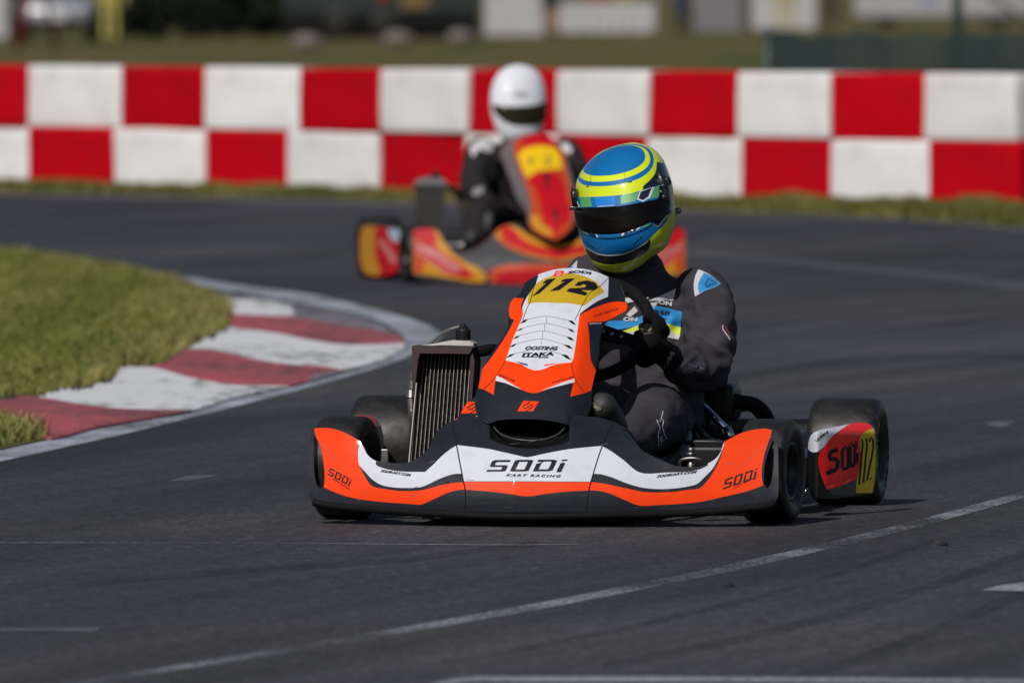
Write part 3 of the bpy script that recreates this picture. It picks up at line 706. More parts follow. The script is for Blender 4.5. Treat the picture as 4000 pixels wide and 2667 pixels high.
n_wht = Z3([(780, 60), (785, 165), (765, 260), (735, 300), (690, 360), (660, 420), (650, 460), (655, 510), (610, 630), (570, 720), (535, 820), (500, 915), (560, 960), (760, 1020), (1000, 970), (1082, 935), (1100, 880), (1135, 640), (1150, 525), (1160, 500), (1300, 400), (1400, 355), (1405, 185), (1400, 60)])
n_yel = Z3([(695, 420), (700, 360), (720, 320), (760, 260), (820, 210), (900, 175), (980, 152), (1060, 150), (1130, 160), (1200, 180), (1280, 215), (1330, 260), (1370, 315), (1290, 360), (1190, 437), (1130, 425), (1050, 412), (950, 410), (850, 405), (760, 408)])
n_org = Z3([(520, 440), (560, 365), (662, 370), (645, 420), (640, 455), (658, 500), (610, 630), (570, 720), (535, 820), (505, 912), (560, 925), (640, 945), (700, 980), (760, 998), (830, 990), (900, 960), (980, 940), (1080, 930), (1100, 880), (1135, 640), (1150, 530), (1165, 510), (1300, 445), (1450, 400), (1600, 408), (1600, 470), (1555, 480), (1480, 520), (1380, 567), (1300, 575), (1222, 582), (1235, 700), (1250, 900), (1293, 1000), (1330, 1060), (1255, 1172), (1070, 1230),
            (1085, 1160), (1110, 1085), (1000, 1110), (900, 1150), (830, 1180), (760, 1198), (700, 1190), (640, 1165), (560, 1120), (480, 1070), (425, 1045), (410, 1120), (400, 1215), (330, 1175), (240, 1145), (250, 1060), (300, 985), (350, 925), (420, 830), (480, 740), (540, 640), (580, 555), (545, 545), (500, 520)])
n_sl1 = Z3([(424, 1046), (415, 1090), (500, 1110), (580, 1142), (650, 1170), (560, 1120), (480, 1070)]); n_sl2 = Z3([(1112, 1070), (1104, 1105), (960, 1140), (815, 1176), (900, 1145), (1000, 1105)])
L = [(n_out, 0), (n_wht, 2), (n_yel, 6), (n_org, 1), (n_sl1, 2, 0), (n_sl2, 2, 0)]
dig1 = [(868, 204), (948, 192), (800, 328), (733, 354), (860, 235), (826, 246), (836, 226)]; dig2 = [(1030, 198), (1118, 194), (972, 300), (886, 309), (1022, 221), (984, 232), (996, 211)]
dig3 = [(1106, 260), (1140, 225), (1220, 213), (1290, 232), (1312, 270), (1285, 300), (1165, 298), (1225, 322), (1203, 348), (1033, 309), (1062, 283), (1195, 274), (1212, 258), (1185, 247), (1152, 264)]
for d in (dig1, dig2, dig3): L.append((Z3(d), 3, 0))
for s in ([(628, 592), (660, 560), (706, 550), (672, 580)], [(597, 657), (630, 635), (666, 626), (635, 650)], [(565, 728), (595, 703), (637, 692), (605, 718)], [(535, 800), (565, 775), (609, 762), (575, 790)], [(506, 892), (540, 862), (599, 848), (548, 880)],
          [(1045, 560), (1090, 566), (1124, 605), (1088, 594)], [(1043, 632), (1082, 640), (1114, 669), (1078, 662)], [(1030, 703), (1077, 711), (1108, 742), (1068, 734)], [(1003, 770), (1062, 782), (1098, 814), (1056, 806)], [(983, 855), (1042, 866), (1082, 910), (1038, 896)]):
    L.append((Z3(s), 4, 0))
for s in ([(706, 550), (865, 527), (1045, 560)], [(664, 626), (850, 590), (1043, 632)], [(635, 692), (830, 655), (1030, 703)], [(607, 762), (820, 725), (1005, 770)], [(598, 848), (800, 815), (985, 856)], [(865, 527), (862, 588)], [(848, 590), (842, 655)], [(830, 655), (825, 725)], [(820, 725), (815, 780)]):
    L.append((strip(Z3(s), 1.8), 7, 0))
for s in ([(1405, 190), (1330, 265), (1240, 325), (1180, 420), (1140, 500), (1110, 560)], [(790, 170), (755, 260), (715, 410), (690, 460), (655, 560)], [(505, 915), (450, 1000), (400, 1075), (300, 1180)], [(1082, 930), (1090, 1000), (1120, 1090), (1190, 1190)]):
    L.append((strip(Z3(s), 2.6), 4, 0))
def slogo(z, x, y, k, col_bg, col_ink):
    f = lambda pts: z([(x + a * k, y + b * k) for a, b in pts])
    return [(f([(70, 0), (245, 7), (175, 115), (0, 115)]), col_bg, 0), (strip(f([(150, 12), (66, 62), (78, 80), (110, 78), (155, 44), (176, 52), (170, 66), (96, 118)]), 13 * k / 2.85, smooth=False), col_ink, 0)]
L += slogo(ZC, 770, 43, 1.0, 1, 0)
L += slogo(Z3, 915, 128, .43, 8, 2)
L += [(Z3([(590, 918), (640, 930), (697, 945), (697, 962), (640, 945)]), 9, 0), (Z3([(970, 935), (900, 940), (845, 950), (840, 965), (900, 950)]), 8, 0)]
M_NAS = [M_NAVY, M_ORG, M_WHS, M_INK, M_MATTE, M_BLK, M_YEL, mat('panel_groove', (.10, .105, .12), .5), M_RED1, mat('flag_blue', (.02, .07, .22), .4)]
bm = panel_bm(L, nsurf, 11, 4, .014)
word(bm, 'ITAKA', Z3, (648, 880), (928, 870), (5, -15), nsurf, 3, shear=.0, bold=.05)
word(bm, 'SHOP', Z3, (790, 890), (880, 893), (1, -6), nsurf, 3, bold=.05)
word(bm, 'OOSTING', Z3, (672, 818), (955, 822), (6, -14), nsurf, 7, shear=.2, bold=.055)
word(bm, 'OOSTING', Z3, (672, 818), (955, 822), (6, -14), nsurf, 3, shear=.2, bold=-.005, off=Vector((0, -.003, 0)))
word(bm, 'SODI', Z3, (1048, 158), (1250, 165), (3, -11), nsurf, 3, bold=.05, bend=-5)
word(bm, 'KART RACING', Z3, (1280, 535), (1485, 470), (3, -10), nsurf, 3, space=1.3)
word(bm, 'SODIKART.COM', Z3, (440, 1042), (580, 1100), (3, -6), nsurf, 3, shear=.3)
word(bm, 'SODIKART.COM', Z3, (905, 1112), (1092, 1062), (3, -6), nsurf, 3, shear=.3)
word(bm, 'SODIKART.COM', Z3, (1235, 598), (1340, 592), (1, -5), nsurf, 2)
add_patch(bm, [(strip(Z3([(645, 880), (785, 880)]), 2.5), 3, 0)], nsurf)
ob('front_number_panel', bm, M_NAS, kart)

# ---- wheels
M_TYEL = mat('tyre_yellow', (.42, .30, .01), .5)
def wheel(fr, parent, name, px_l, px_r, y_bot, b, dia, wid, steer, rim_r, M_T=None, yellow=False, rr=None, ms=None):
    """one wheel: tyre (> yellow lettering), rim; axis turned by steer degrees in the kart's frame"""
    c = fr.P((px_l + px_r) / 2, y_bot, b); c = Vector((c.x, b, dia / 2)); R = dia / 2
    a = radians(steer); axd = Vector((cos(a), -sin(a), 0))
    e = empty(name, c); e.parent = parent
    h = wid / 2; prof = [(-h * .80, rim_r), (-h * .95, rim_r + .012), (-h * 1.01, R * .74), (-h * 1.02, R * .82), (-h * .99, R * .89), (-h * .94, R * .94), (-h * .87, R * .972), (-h * .78, R * .988), (-h * .6, R * .995), (-h * .3, R), (h * .3, R), (h * .6, R * .995), (h * .78, R * .988), (h * .87, R * .972), (h * .94, R * .94), (h * .99, R * .89), (h * 1.02, R * .82), (h * 1.01, R * .74), (h * .95, rim_r + .012), (h * .80, rim_r)]
    bm = bmesh.new(); lathe(bm, prof, (0, 0, 0), axd, seg=72)
    if yellow:
        u = Vector((0, 0, 1)); v = axd.cross(u)
        for a0, a1 in ((-20, 20), (28, 55), (150, 200), (208, 240), (80, 108)):
            for j in range(int((a1 - a0) / 4)):
                if j % 3 == 2: continue
                t0, t1 = radians(a0 + j * 4), radians(a0 + j * 4 + 3.2)
                f = bm.faces.new([bm.verts.new(axd * (h * 1.025 + .001) + (u * sin(t) + v * cos(t)) * r) for t, r in ((t0, R * .73), (t1, R * .73), (t1, R * .83), (t0, R * .83))])
                f.material_index = 1
    ty = ob('tyre', bm, [M_T or M_RUB, M_TYEL], e)
    bm = bmesh.new(); lathe(bm, [(-h * .8, rim_r + .001), (-h * .86, rim_r + .002), (-h * .86, rim_r - .006), (-h * .5, rim_r * .82), (-h * .1, rim_r * .8), (-h * .05, .0), (h * .05, .0), (h * .1, rim_r * .8), (h * .5, rim_r * .82), (h * .86, rim_r - .006), (h * .86, rim_r + .002), (h * .8, rim_r + .001)], (0, 0, 0), axd, seg=48)
    lathe(bm, [(h * .05, .034), (h * .55, .034), (h * .6, .028), (h * .6, 0)], (0, 0, 0), axd, seg=24)
    ob('rim', bm, M_RIM, e)
    return e
def at_r(fr, px, py, b): return fr.P(px, py, b).x
wheel(K1, kart, 'front_wheel', 1265, 1437, 2027, .025, .256, .122, 6, .072)
wheel(K1, kart, 'front_wheel', 2918, 3106, 2038, -.01, .256, .122, 5, .072)
wheel(K1, kart, 'rear_wheel', 1378, 1672, 1966, 1.05, .272, .178, 0, .072)
wheel(K1, kart, 'rear_wheel', 3176, 3446, 1966, 1.05, .272, .178, 0, .072, yellow=True)

# ---- side pods
def pod_b(px):
    f = table([3150, 3160, 3190, 3230, 3300, 3380, 3430], [.42, .36, .33, .36, .44, .54, .60], .03); return f(max(3150, min(3430, px)))
pod_surf = lambda x, y: K1.P(x, y, pod_b(x) + .10 * max(0, (1690 - y) / 60) ** 1.5 * (1 if y < 1690 else 0))
p_out = ZW([(800, 640), (805, 590), (830, 520), (870, 490), (980, 455), (1110, 430), (1250, 402), (1340, 390), (1410, 400), (1460, 440), (1478, 480), (1491, 650), (1491, 850), (1476, 1000), (1455, 1110), (1400, 1125), (1290, 1140), (1150, 1160), (1020, 1170), (930, 1165), (868, 1130), (828, 1070), (802, 990), (787, 880), (786, 760)])
p_red = ZW([(905, 790), (920, 700), (960, 640), (1010, 570), (1070, 520), (1120, 480), (1180, 430), (1250, 395), (1340, 380), (1420, 395), (1470, 440), (1400, 500), (1335, 520), (1332, 600), (1335, 750), (1320, 850), (1305, 920), (1290, 970), (1150, 1030), (1000, 1075), (960, 1000), (925, 900)])
p_yel = ZW([(1465, 445), (1482, 480), (1496, 650), (1496, 850), (1480, 1000), (1457, 1115), (1420, 1108), (1290, 1112), (1295, 1000), (1310, 920), (1325, 850), (1340, 750), (1333, 600), (1333, 530), (1385, 485)])
p_wht = ZW([(790, 640), (800, 590), (825, 500), (870, 480), (980, 445), (1110, 425), (1230, 404), (1170, 440), (1100, 490), (1040, 540), (1000, 590), (950, 650), (900, 690), (850, 697), (810, 675)])
p_low = ZW([(980, 1040), (1150, 1000), (1290, 940), (1290, 1112), (1150, 1130), (1060, 1132)])
L = [(p_out, 0), (p_low, 5, 0), (p_red, 1, 30), (p_yel, 2), (p_wht, 3, 30)]
def st(pts, wd, c): L.append((strip(ZW(pts), wd, smooth=False), c, 0))
st([(1105, 668), (1035, 690), (1018, 730), (1030, 765), (1085, 762), (1105, 790), (1098, 855), (1070, 880), (985, 912)], 17, 4)
st([(1165, 650), (1150, 700), (1150, 840), (1165, 868), (1200, 855), (1212, 820), (1205, 650), (1165, 640)], 13, 4)
st([(1232, 620), (1232, 850), (1262, 835), (1278, 800), (1278, 640), (1250, 615), (1232, 622)], 13, 4)
st([(1308, 700), (1300, 815)], 11, 4); st([(1290, 575), (1296, 660)], 8, 4)
st([(1352, 560), (1358, 620), (1320, 1025)], 8, 4); st([(1395, 552), (1402, 620), (1365, 1005)], 8, 4)
st([(1425, 590), (1440, 545), (1462, 560), (1468, 640), (1450, 740), (1400, 985), (1448, 955)], 8, 4)
bm = panel_bm(L, pod_surf, 10, 4, .03)
word(bm, 'ITAKA', ZW, (868, 572), (1000, 470), (9, 4), pod_surf, 4, bold=.05)
# the long body of the pod behind its skin
M_POD = [M_BLK, M_RED1, M_YEL2, M_WHS, M_INK, mat('pod_grey', (.03, .03, .034), .3, coat=.4)]
ob('side_pod', bm, M_POD, kart)
bm = bmesh.new()
loft(bm, [((.50, .42, .125), (.03, 0, 0), (0, 0, .06)), ((.49, .5, .125), (.05, 0, 0), (0, 0, .075)), ((.50, .78, .125), (.05, 0, 0), (0, 0, .075)), ((.50, .84, .125), (.03, 0, 0), (0, 0, .06))], 20, power=3)
ob('side_pod_inner', bm, M_BLK, kart)
bm = bmesh.new()
loft(bm, [((-.575, .33, .165), (.025, 0, 0), (0, 0, .03)), ((-.575, .36, .165), (.055, 0, 0), (0, 0, .055)), ((-.60, .46, .155), (.07, 0, 0), (0, 0, .078)), ((-.63, .78, .14), (.06, 0, 0), (0, 0, .09)), ((-.63, .86, .14), (.03, 0, 0), (0, 0, .07))], 20, power=3)
for f in bm.faces:
    c = f.calc_center_median()
    if c.z > .205 and c.x < -.56: f.material_index = 1
    elif c.z > .20: f.material_index = 2
ob('side_pod', bm, [M_BLK, M_RED1, M_CHR], kart)

# ---- radiator
def rad_b(px, py): return .36 + (1340 - py) / 1000 * .02
rq = lambda x, y, d=0: (lambda p: K1.P(*p, .34 + d + (1800 - p[1]) / 430 * .10))(ZR([(x, y)])[0])
rad = empty('radiator', rq(900, 1340)); rad.parent = kart; ro = rad.location.copy()
def rad_part(nm, bm, m): 
    for v in bm.verts: v.co -= ro
    return ob(nm, bm, m, rad, smooth=False)
def prism(bm, quad, d0, d1, slot=0):
    A = [bm.verts.new(rq(x, y, d0)) for x, y in quad]; Bq = [bm.verts.new(rq(x, y, d0) + Vector((0, d1 - d0, 0))) for x, y in quad]; n = len(A)
    fs = [bm.faces.new(A), bm.faces.new(list(reversed(Bq)))] + [bm.faces.new((A[i], Bq[i], Bq[(i + 1) % n], A[(i + 1) % n])) for i in range(n)]
    for f in fs: f.material_index = slot
    bmesh.ops.recalc_face_normals(bm, faces=fs)
bm = bmesh.new()
prism(bm, [(752, 405), (1205, 405), (1150, 760), (1120, 1450), (655, 1450)], .016, .05)
core = rad_part('core', bm, mat('core_dark', (.012, .011, .010), .6, bump=.5, bscale=600))
bm = bmesh.new()
for i in range(14):
    t = i / 13; x_t = 762 + t * 440; x_b = 672 + t * 462
    prism(bm, [(x_t, 412), (x_t + 5, 412), (x_b + 5, 1440), (x_b, 1440)], .006, .03)
o = rad_part('core_tubes', bm, mat('tube_alu', (.30, .28, .25), .5, metal=.7, var=.4, vscale=60, bump=.3, bscale=400)); o.parent = rad
bm = bmesh.new()
for i in range(13):                                              # zigzag fins between the tubes
    t = i / 13; 
    for j in range(64):
        y0 = 414 + j * 16; k = (y0 - 412) / 1028; xa = (762 + t * 440) * (1 - k) + (672 + t * 462) * k + 11; xb = xa + 24
        a = [bm.verts.new(rq(xa, y0, .012)), bm.verts.new(rq(xb, y0 + 8, .012)), bm.verts.new(rq(xb, y0 + 12, .014)), bm.verts.new(rq(xa, y0 + 4, .014))]; bm.faces.new(a)
rad_part('cooling_fins', bm, mat('fin_alu', (.038, .035, .031), .5, metal=.4, var=.3, vscale=90))
bm = bmesh.new()
prism(bm, [(690, 338), (1226, 352), (1195, 408), (762, 402), (745, 470), (722, 660), (708, 660)], -.05, .055, 0)
rad_part('top_tank_front', bm, M_ALUD)
bm = bmesh.new()
prism(bm, [(733, 600), (741, 600), (662, 1440), (652, 1440)], -.002, .05)
rad_part('side_rail', bm, M_TANK)
bm = bmesh.new()
prism(bm, [(1215, 350), (1240, 480), (1218, 780), (1150, 1440), (1136, 1440), (1196, 780), (1204, 420)], -.04, .05)
rad_part('side_rail', bm, M_ALUD)
bm = bmesh.new()
prism(bm, [(840, 326), (1030, 290), (1212, 296), (1236, 330), (1232, 352), (700, 338)], .01, .075)
bmesh.ops.bevel(bm, geom=bm.edges[:], offset=.004, segments=2, affect='EDGES')
rad_part('top_tank', bm, M_TANK)
bm = bmesh.new(); c = rq(1140, 232, .045)
loft(bm, [(c + Vector((0, 0, z)), (r, 0, 0), (0, r, 0)) for z, r in ((-.022, .0195), (.008, .0195), (.012, .017), (.015, .014), (.022, .007), (.0265, .006))], 18)
rad_part('filler_cap', bm, M_BLK)
bm = bmesh.new(); tube(bm, [rq(1115, 172, .045), rq(1040, 190, .045), rq(940, 240, .06), rq(850, 322, .07), rq(800, 420, .1)], .0046, 8)
rad_part('overflow_hose', bm, mat('grey_hose', (.10, .10, .10), .5))
bm = bmesh.new(); tube(bm, [rq(1222, 390, .03), rq(1300, 385, .03), rq(1400, 368, .06), rq(1500, 400, .2)], .0145, 12); tube(bm, [rq(1236, 390, .03), rq(1256, 388, .03)], .0185, 12, smooth=0)
rad_part('water_hose', bm, M_MATTE)
bm = bmesh.new(); tube(bm, [rq(688, 570, .03), rq(690, 640, .03)], .0035, 8, smooth=0); tube(bm, [rq(690, 650, .03), rq(688, 720, .03)], .007, 10, smooth=0); tube(bm, [rq(685, 735, .03), rq(682, 800, .03)], .012, 12, smooth=0); tube(bm, [rq(680, 800, .03), rq(684, 860, .03), rq(690, 940, .03), rq(720, 1100, .06)], .0085, 10, 0)
rad_part('hose_fitting', bm, mat('fitting_steel', (.13, .125, .115), .4, metal=.6))

# ---- steering wheel and column
sw_c = K1.P(*Z5([(275, 585)])[0], .40); sw = empty('steering_wheel', sw_c); sw.parent = kart
SWR = .150; tl = radians(38); un = Vector((0, -cos(tl), sin(tl)))     # faces back and up; rim plane axes:
su, sv = Vector((1, 0, 0)), Vector((0, sin(tl), cos(tl)))
M_SUEDE = mat('suede_black', (.0055, .0055, .006), .9, var=.2, vscale=60, bump=.3, bscale=500, spec=.2)
bm = bmesh.new(); tube(bm, [su * cos(t) * SWR + sv * sin(t) * SWR * .98 for t in [2 * pi * k / 40 for k in range(40)]], .0155, 14, closed=True, smooth=2)
ob('rim', bm, M_SUEDE, sw)
bm = bmesh.new()
for a in (-18, 198, 90):
    d = su * cos(radians(a)) + sv * sin(radians(a)); e = d.cross(un)
    pr = [(d * .02 + e * .022), (d * .145 + e * .015), (d * .145 - e * .015), (d * .02 - e * .022)]
    A = [bm.verts.new(p - un * .003) for p in pr]; Bq = [bm.verts.new(p + un * .003) for p in pr]
    bm.faces.new(A); bm.faces.new(list(reversed(Bq)))
    for i in range(4): bm.faces.new((A[i], A[(i + 1) % 4], Bq[(i + 1) % 4], Bq[i]))
ob('spokes', bm, M_MATTE, sw, smooth=False)
bm = bmesh.new()
for k in (.035, .060, .085):
    d = su * cos(radians(-18)) + sv * sin(radians(-18)); ball(bm, d * k - un * -.004, .0062 if k < .09 else .004, seg=10, sc=(1, .6, 1))
ob('bolt', bm, M_ALU, sw)
bm = bmesh.new(); tube(bm, [sw_c - un * .0, sw_c + un * .25 + Vector((0, .02, -.05)), Vector((RC, -.02, .10))], .010, 10)
ob('steering_column', bm, M_FRM, kart)

# ---- chassis, axle, seat, engine side
bm = bmesh.new()
for s in (-1, 1):
    tube(bm, [(RC + s * .20, -.22, .06), (RC + s * .24, -.1, .05), (RC + s * .33, .15, .05), (RC + s * .33, .7, .05), (RC + s * .28, 1.1, .06)], .015, 10)
    tube(bm, [(RC + s * .24, 0, .055), (RC + s * .50, .0, .11)], .014, 10, smooth=0)
    tube(bm, [(RC + s * .24, .0, .14), (RC + s * .24, .01, .05)], .012, 8, smooth=0)
tube(bm, [(RC - .2, -.22, .06), (RC + .2, -.22, .06)], .015, 10, smooth=0); tube(bm, [(RC - .33, .3, .05), (RC + .33, .3, .05)], .015, 10, smooth=0); tube(bm, [(RC - .3, 1.0, .06), (RC + .3, 1.0, .06)], .015, 10, smooth=0)
ob('chassis_frame', bm, M_FRM, kart)
bm = bmesh.new(); box(bm, (RC, .22, .042), (.56, .95, .004)); ob('floor_tray', bm, M_ALUD, kart, smooth=False)
bm = bmesh.new(); tube(bm, [(-.62, 1.05, .136), (.62, 1.05, .136)], .025, 14, smooth=0); ob('rear_axle', bm, M_CHR, kart)
bm = bmesh.new()
for z in (.08, .15): tube(bm, [(-.55, 1.26, z), (.52, 1.26, z)], .014, 10, smooth=0)
loft(bm, [((-.60, 1.25, .15), (0, .02, 0), (0, 0, .03)), ((-.55, 1.25, .15), (0, .045, 0), (0, 0, .06)), ((.52, 1.25, .15), (0, .045, 0), (0, 0, .06)), ((.57, 1.25, .15), (0, .02, 0), (0, 0, .03))], 16, power=3)
ob('rear_bumper', bm, M_BLK, kart)
def pd(x, y, b): return K1.P(*ZD([(x, y)])[0], b)
def pz(z, x, y, b): return K1.P(*z([(x, y)])[0], b)
bm = bmesh.new(); tube(bm, [pd(590, 555, .80), pd(1020, 975, .72)], .0095, 10, smooth=0); tube(bm, [pd(1005, 960, .72), pd(1065, 1090, .70)], .013, 10, smooth=0)
ob('seat_stay', bm, M_CHR, kart)
for pa_, pb_, r_ in ((pd(520, 900, .62), pd(640, 1120, .60), .0065), (pd(560, 910, .62), pd(810, 1130, .60), .0085), (pd(520, 870, .95), pd(960, 940, .95), .012), (pd(790, 780, .9), pd(770, 1000, .9), .016)):
    bm = bmesh.new(); tube(bm, [pa_, pb_], r_, 8, smooth=0); ob('support_bar', bm, M_FRM, kart)
bm = bmesh.new(); a, b = pd(450, 600, .98), pd(985, 590, .98)
vs = box(bm, (a + b) / 2 + Vector((0, .03, 0)), (.155, .16, .098), bevel=.022)
tube(bm, [pd(960, 545, .97), pd(1000, 545, .97)], .027, 14, smooth=0)
ob('airbox', bm, M_BLK, kart)
bm = bmesh.new(); tube(bm, [pd(985, 560, .97), pd(1065, 575, .97), pd(1220, 600, .98), pd(1370, 630, 1.0), pd(1480, 720, 1.03), pd(1550, 830, 1.06), pd(1570, 960, 1.09)], [.0205, .0215, .0195, .020, .021, .0205, .02], 16)
tube(bm, [pd(1075, 515, .965), pd(1072, 640, .965)], .005, 8, smooth=0)
ob('intake_hose', bm, M_MATTE, kart)
bm = bmesh.new(); tube(bm, [pd(1030, 720, .97), pd(1200, 715, .97)], .0065, 8, smooth=0); tube(bm, [pd(1200, 715, .97), pd(1290, 705, .97)], .002, 6, smooth=0)
ob('cable', bm, M_FRM, kart)
bm = bmesh.new(); box(bm, pd(740, 1210, .42), (.065, .05, .042), bevel=.008); box(bm, pd(720, 1140, .42) , (.10, .05, .010), bevel=.003)
bx = ob('battery_box', bm, M_BLK, kart)
bm = bmesh.new(); w0 = pd(705, 1235, .392); add_text(bm, '4.3', ZD([(705, 1236)])[0], ZD([(775, 1232)])[0], (0, -9), lambda x, y: K1.P(x, y, .392), 0, bold=.06)
ob('box_lettering', bm, M_WHITE_TXT, bx)
bm = bmesh.new(); box(bm, (RC + .36, .40, .10), (.16, .3, .012), bevel=.004); box(bm, pd(830, 1330, .36), (.10, .1, .055), bevel=.012); ob('side_tray', bm, M_BLK, kart)
def kingpin(c, s=1):
    bm = bmesh.new(); tube(bm, [c + Vector((0, 0, -.05)), c + Vector((0, 0, .018))], .0085, 12, smooth=0)
    tube(bm, [c + Vector((0, 0, .018)), c + Vector((0, 0, .026))], .013, 6, smooth=0); tube(bm, [c + Vector((0, 0, .026)), c + Vector((0, 0, .038))], .0085, 6, smooth=0)
    tube(bm, [c + Vector((-.028, 0, -.012)), c + Vector((-.024, -.01, .006)), c + Vector((0, -.012, .012)), c + Vector((.024, -.01, .008)), c + Vector((.03, 0, -.012))], .0045, 8)
    tube(bm, [c + Vector((0, 0, -.055)), c + Vector((0, 0, -.035))], .02, 14, smooth=0)
    return bm
ob('kingpin', kingpin(pd(520, 1420, .0)), M_ALU, kart)
bm = bmesh.new(); box(bm, pz(Z1, 692, 462, .0), (.019, .01, .042), bevel=.003); ob('brake_lever', bm, M_ALU, kart)
for pa_, pb_, r_ in ((pz(ZW, 735, 505, .86), pz(ZW, 740, 650, .86), .010), (pz(ZW, 770, 690, .55), pz(ZW, 752, 800, .5), .011), (pz(ZW, 745, 1105, .5), pz(ZW, 810, 1080, .5), .007)):
    bm = bmesh.new(); tube(bm, [pa_, pb_], r_, 10, smooth=0); ob('pod_stay', bm, M_CHR, kart)
# orange corner of the panel bracket beside the radiator
mk = lambda x, y: K1.P(*ZC([(x, y)])[0], -.06)
bm = panel_bm([(ZC([(60, 275), (140, 185), (190, 80), (260, 20), (340, -20), (340, 230), (120, 240)]), 0)] + [(ZC([(62, 270), (105, 232), (100, 262)]), 1, 0)] + slogo(ZC, 140, 52, 1.12, 1, 0), lambda x, y: K1.P(x, y, -.06 + (1640 - y) * .0006), 10, 4, .004)
ob('panel_bracket', bm, [M_NAVY, M_ORG], kart)
# seat: a shell wrapped round the driver's hips
bm = bmesh.new(); rows = []
for k in range(9):
    t = k / 8; b = .50 + .46 * t; zb = .055 if t < .6 else .055 + (t - .6) ** 1.2 * .75; hw = .185 + .025 * sin(pi * t); hh = .09 + .10 * sstep(.15, .7, t); row = []
    for j in range(17):
        a = pi * j / 16; row.append(bm.verts.new((RC + .03 - cos(a) * hw, b, zb + hh * (1 - sin(a) ** .7))))
    rows.append(row)
for k in range(8):
    for j in range(16): bm.faces.new((rows[k][j], rows[k][j + 1], rows[k + 1][j + 1], rows[k + 1][j]))
o = ob('seat', bm, M_SEAT, kart); md = o.modifiers.new('t', 'SOLIDIFY'); md.thickness = .006
bm = bmesh.new(); tube(bm, [pd(500, 1000, .50), pd(480, 1130, .48), pd(425, 1250, .46), pd(340, 1350, .42), pd(230, 1420, .40), pd(120, 1450, .38)], [.006, .012, .0155, .0155, .0145, .012], 12, flat=.5)
ob('seat_edge', bm, M_SEAT, kart)
for s in (-1, 1):
    bm = bmesh.new(); tube(bm, [(RC + s * .13, -.14, .055), (RC + s * .13, -.17, .13), (RC + s * .13, -.165, .20)], .007, 8); tube(bm, [(RC + s * .13 - .04, -.165, .20), (RC + s * .13 + .04, -.165, .20)], .008, 8, smooth=0)
    ob('pedal', bm, M_ALU, kart)

# ================================================================== the front driver
def person_root(fr, off, label):
    o = bpy.data.objects.new('person', None); COL.objects.link(o); o.empty_display_size = .1
    o.location = fr.K + fr.R * off.x + fr.B * off.y + Vector((0, 0, off.z)); o.rotation_euler = (0, 0, -fr.yaw); o['off'] = tuple(off)
    return tag(o, label, 'driver', 'drivers seated in the karts')
def pob(name, bm, m, root, off, label=None, smooth=True):
    for v in bm.verts: v.co -= off
    return ob(name, bm, m, root, smooth, label)
M_SUIT = mat('race_suit_cloth', (.040, .036, .045), .85, var=.22, vscale=11, bump=.25, bscale=260, spec=.25)
M_GLV = mat('glove_suede', (.0045, .0045, .005), .9, var=.25, vscale=50, bump=.2, bscale=300, spec=.15)
M_BOOT = mat('boot_leather', (.020, .0195, .0175), .6, var=.2, vscale=30)
M_PB = mat('patch_blue', (.012, .23, .56), .7, var=.08, vscale=40); M_PY = mat('patch_yellow', (.56, .66, .03), .7, var=.08, vscale=40)
M_PW = mat('patch_white', (.50, .49, .53), .75, var=.08, vscale=40); M_PK = mat('patch_black', (.012, .012, .015), .7); M_PR = mat('patch_red', (.25, .01, .015), .7)
M_CREAM = mat('cream_lettering', (.22, .20, .15), .7); M_DIM = mat('dim_lettering', (.085, .08, .11), .7)
OFF1 = Vector((.0, .78, .06))
drv = person_root(K1, OFF1, 'driver in a dark grey suit and glossy blue and yellow helmet gripping the wheel')
p5 = lambda x, y, b: K1.P(*Z5([(x, y)])[0], b)
def cone(bm, pts, seg=18):
    """a limb: joint centres with a radius each, round at both ends"""
    P = [Vector(p) for p, r in pts]; Rr = [r for p, r in pts]
    d0 = (P[0] - P[1]).normalized(); d1 = (P[-1] - P[-2]).normalized()
    Q = [P[0] + d0 * Rr[0] * .9, P[0] + d0 * Rr[0] * .6] + P + [P[-1] + d1 * Rr[-1] * .6, P[-1] + d1 * Rr[-1] * .9]
    S = [Rr[0] * .35, Rr[0] * .78] + Rr + [Rr[-1] * .78, Rr[-1] * .35]
    tube(bm, Q, S, seg, smooth=3)
def torso(bm, st):
    loft(bm, st, 28, power=2.4)
def wrinkle(bm, amp, seed, sc=(14, 14, 34), zones=None):
    bm.normal_update()
    for v in bm.verts:
        c = v.co; a = amp
        if zones: a = amp * max([.35] + [k * math.exp(-((c - z).length / rr) ** 2) for z, rr, k in zones])
        n1 = noise.noise((c.x * sc[0] + seed, c.y * sc[1], c.z * sc[2])); n2 = noise.noise((c.x * 9 + c.z * 27 + 1.3 * noise.noise(c * 7), c.y * 12 + seed, c.z * 12 - c.x * 20))
        rd = 1 - abs(n2) * 2.2
        v.co = c + v.normal * a * (.6 * n1 + .9 * rd - .35)
def build_body(fr_p, J, voxel=.0075, amp=.0125, seed=3):
    bm = bmesh.new(); torso(bm, J['torso'])
    for k in ('arm_l', 'arm_r', 'leg_l', 'leg_r'): cone(bm, J[k])
    b2 = remesh(bm, voxel, 7)
    zones = [(J[k][i][0], .13, 1.3) for k in ('arm_l', 'arm_r') for i in (1, 2, 3)] + [(J['leg_l'][0][0], .2, 1.0)]
    wrinkle(b2, amp, seed, zones=zones); bmesh.ops.smooth_vert(b2, verts=b2.verts[:], factor=.5, use_axis_x=True, use_axis_y=True, use_axis_z=True)
    return b2
sl = (p5(1050, 318, .76) - p5(255, 215, .70)).normalized(); dpv = Vector((-.03, 1, .15)).normalized()
up0 = Vector((0, 0, 1))
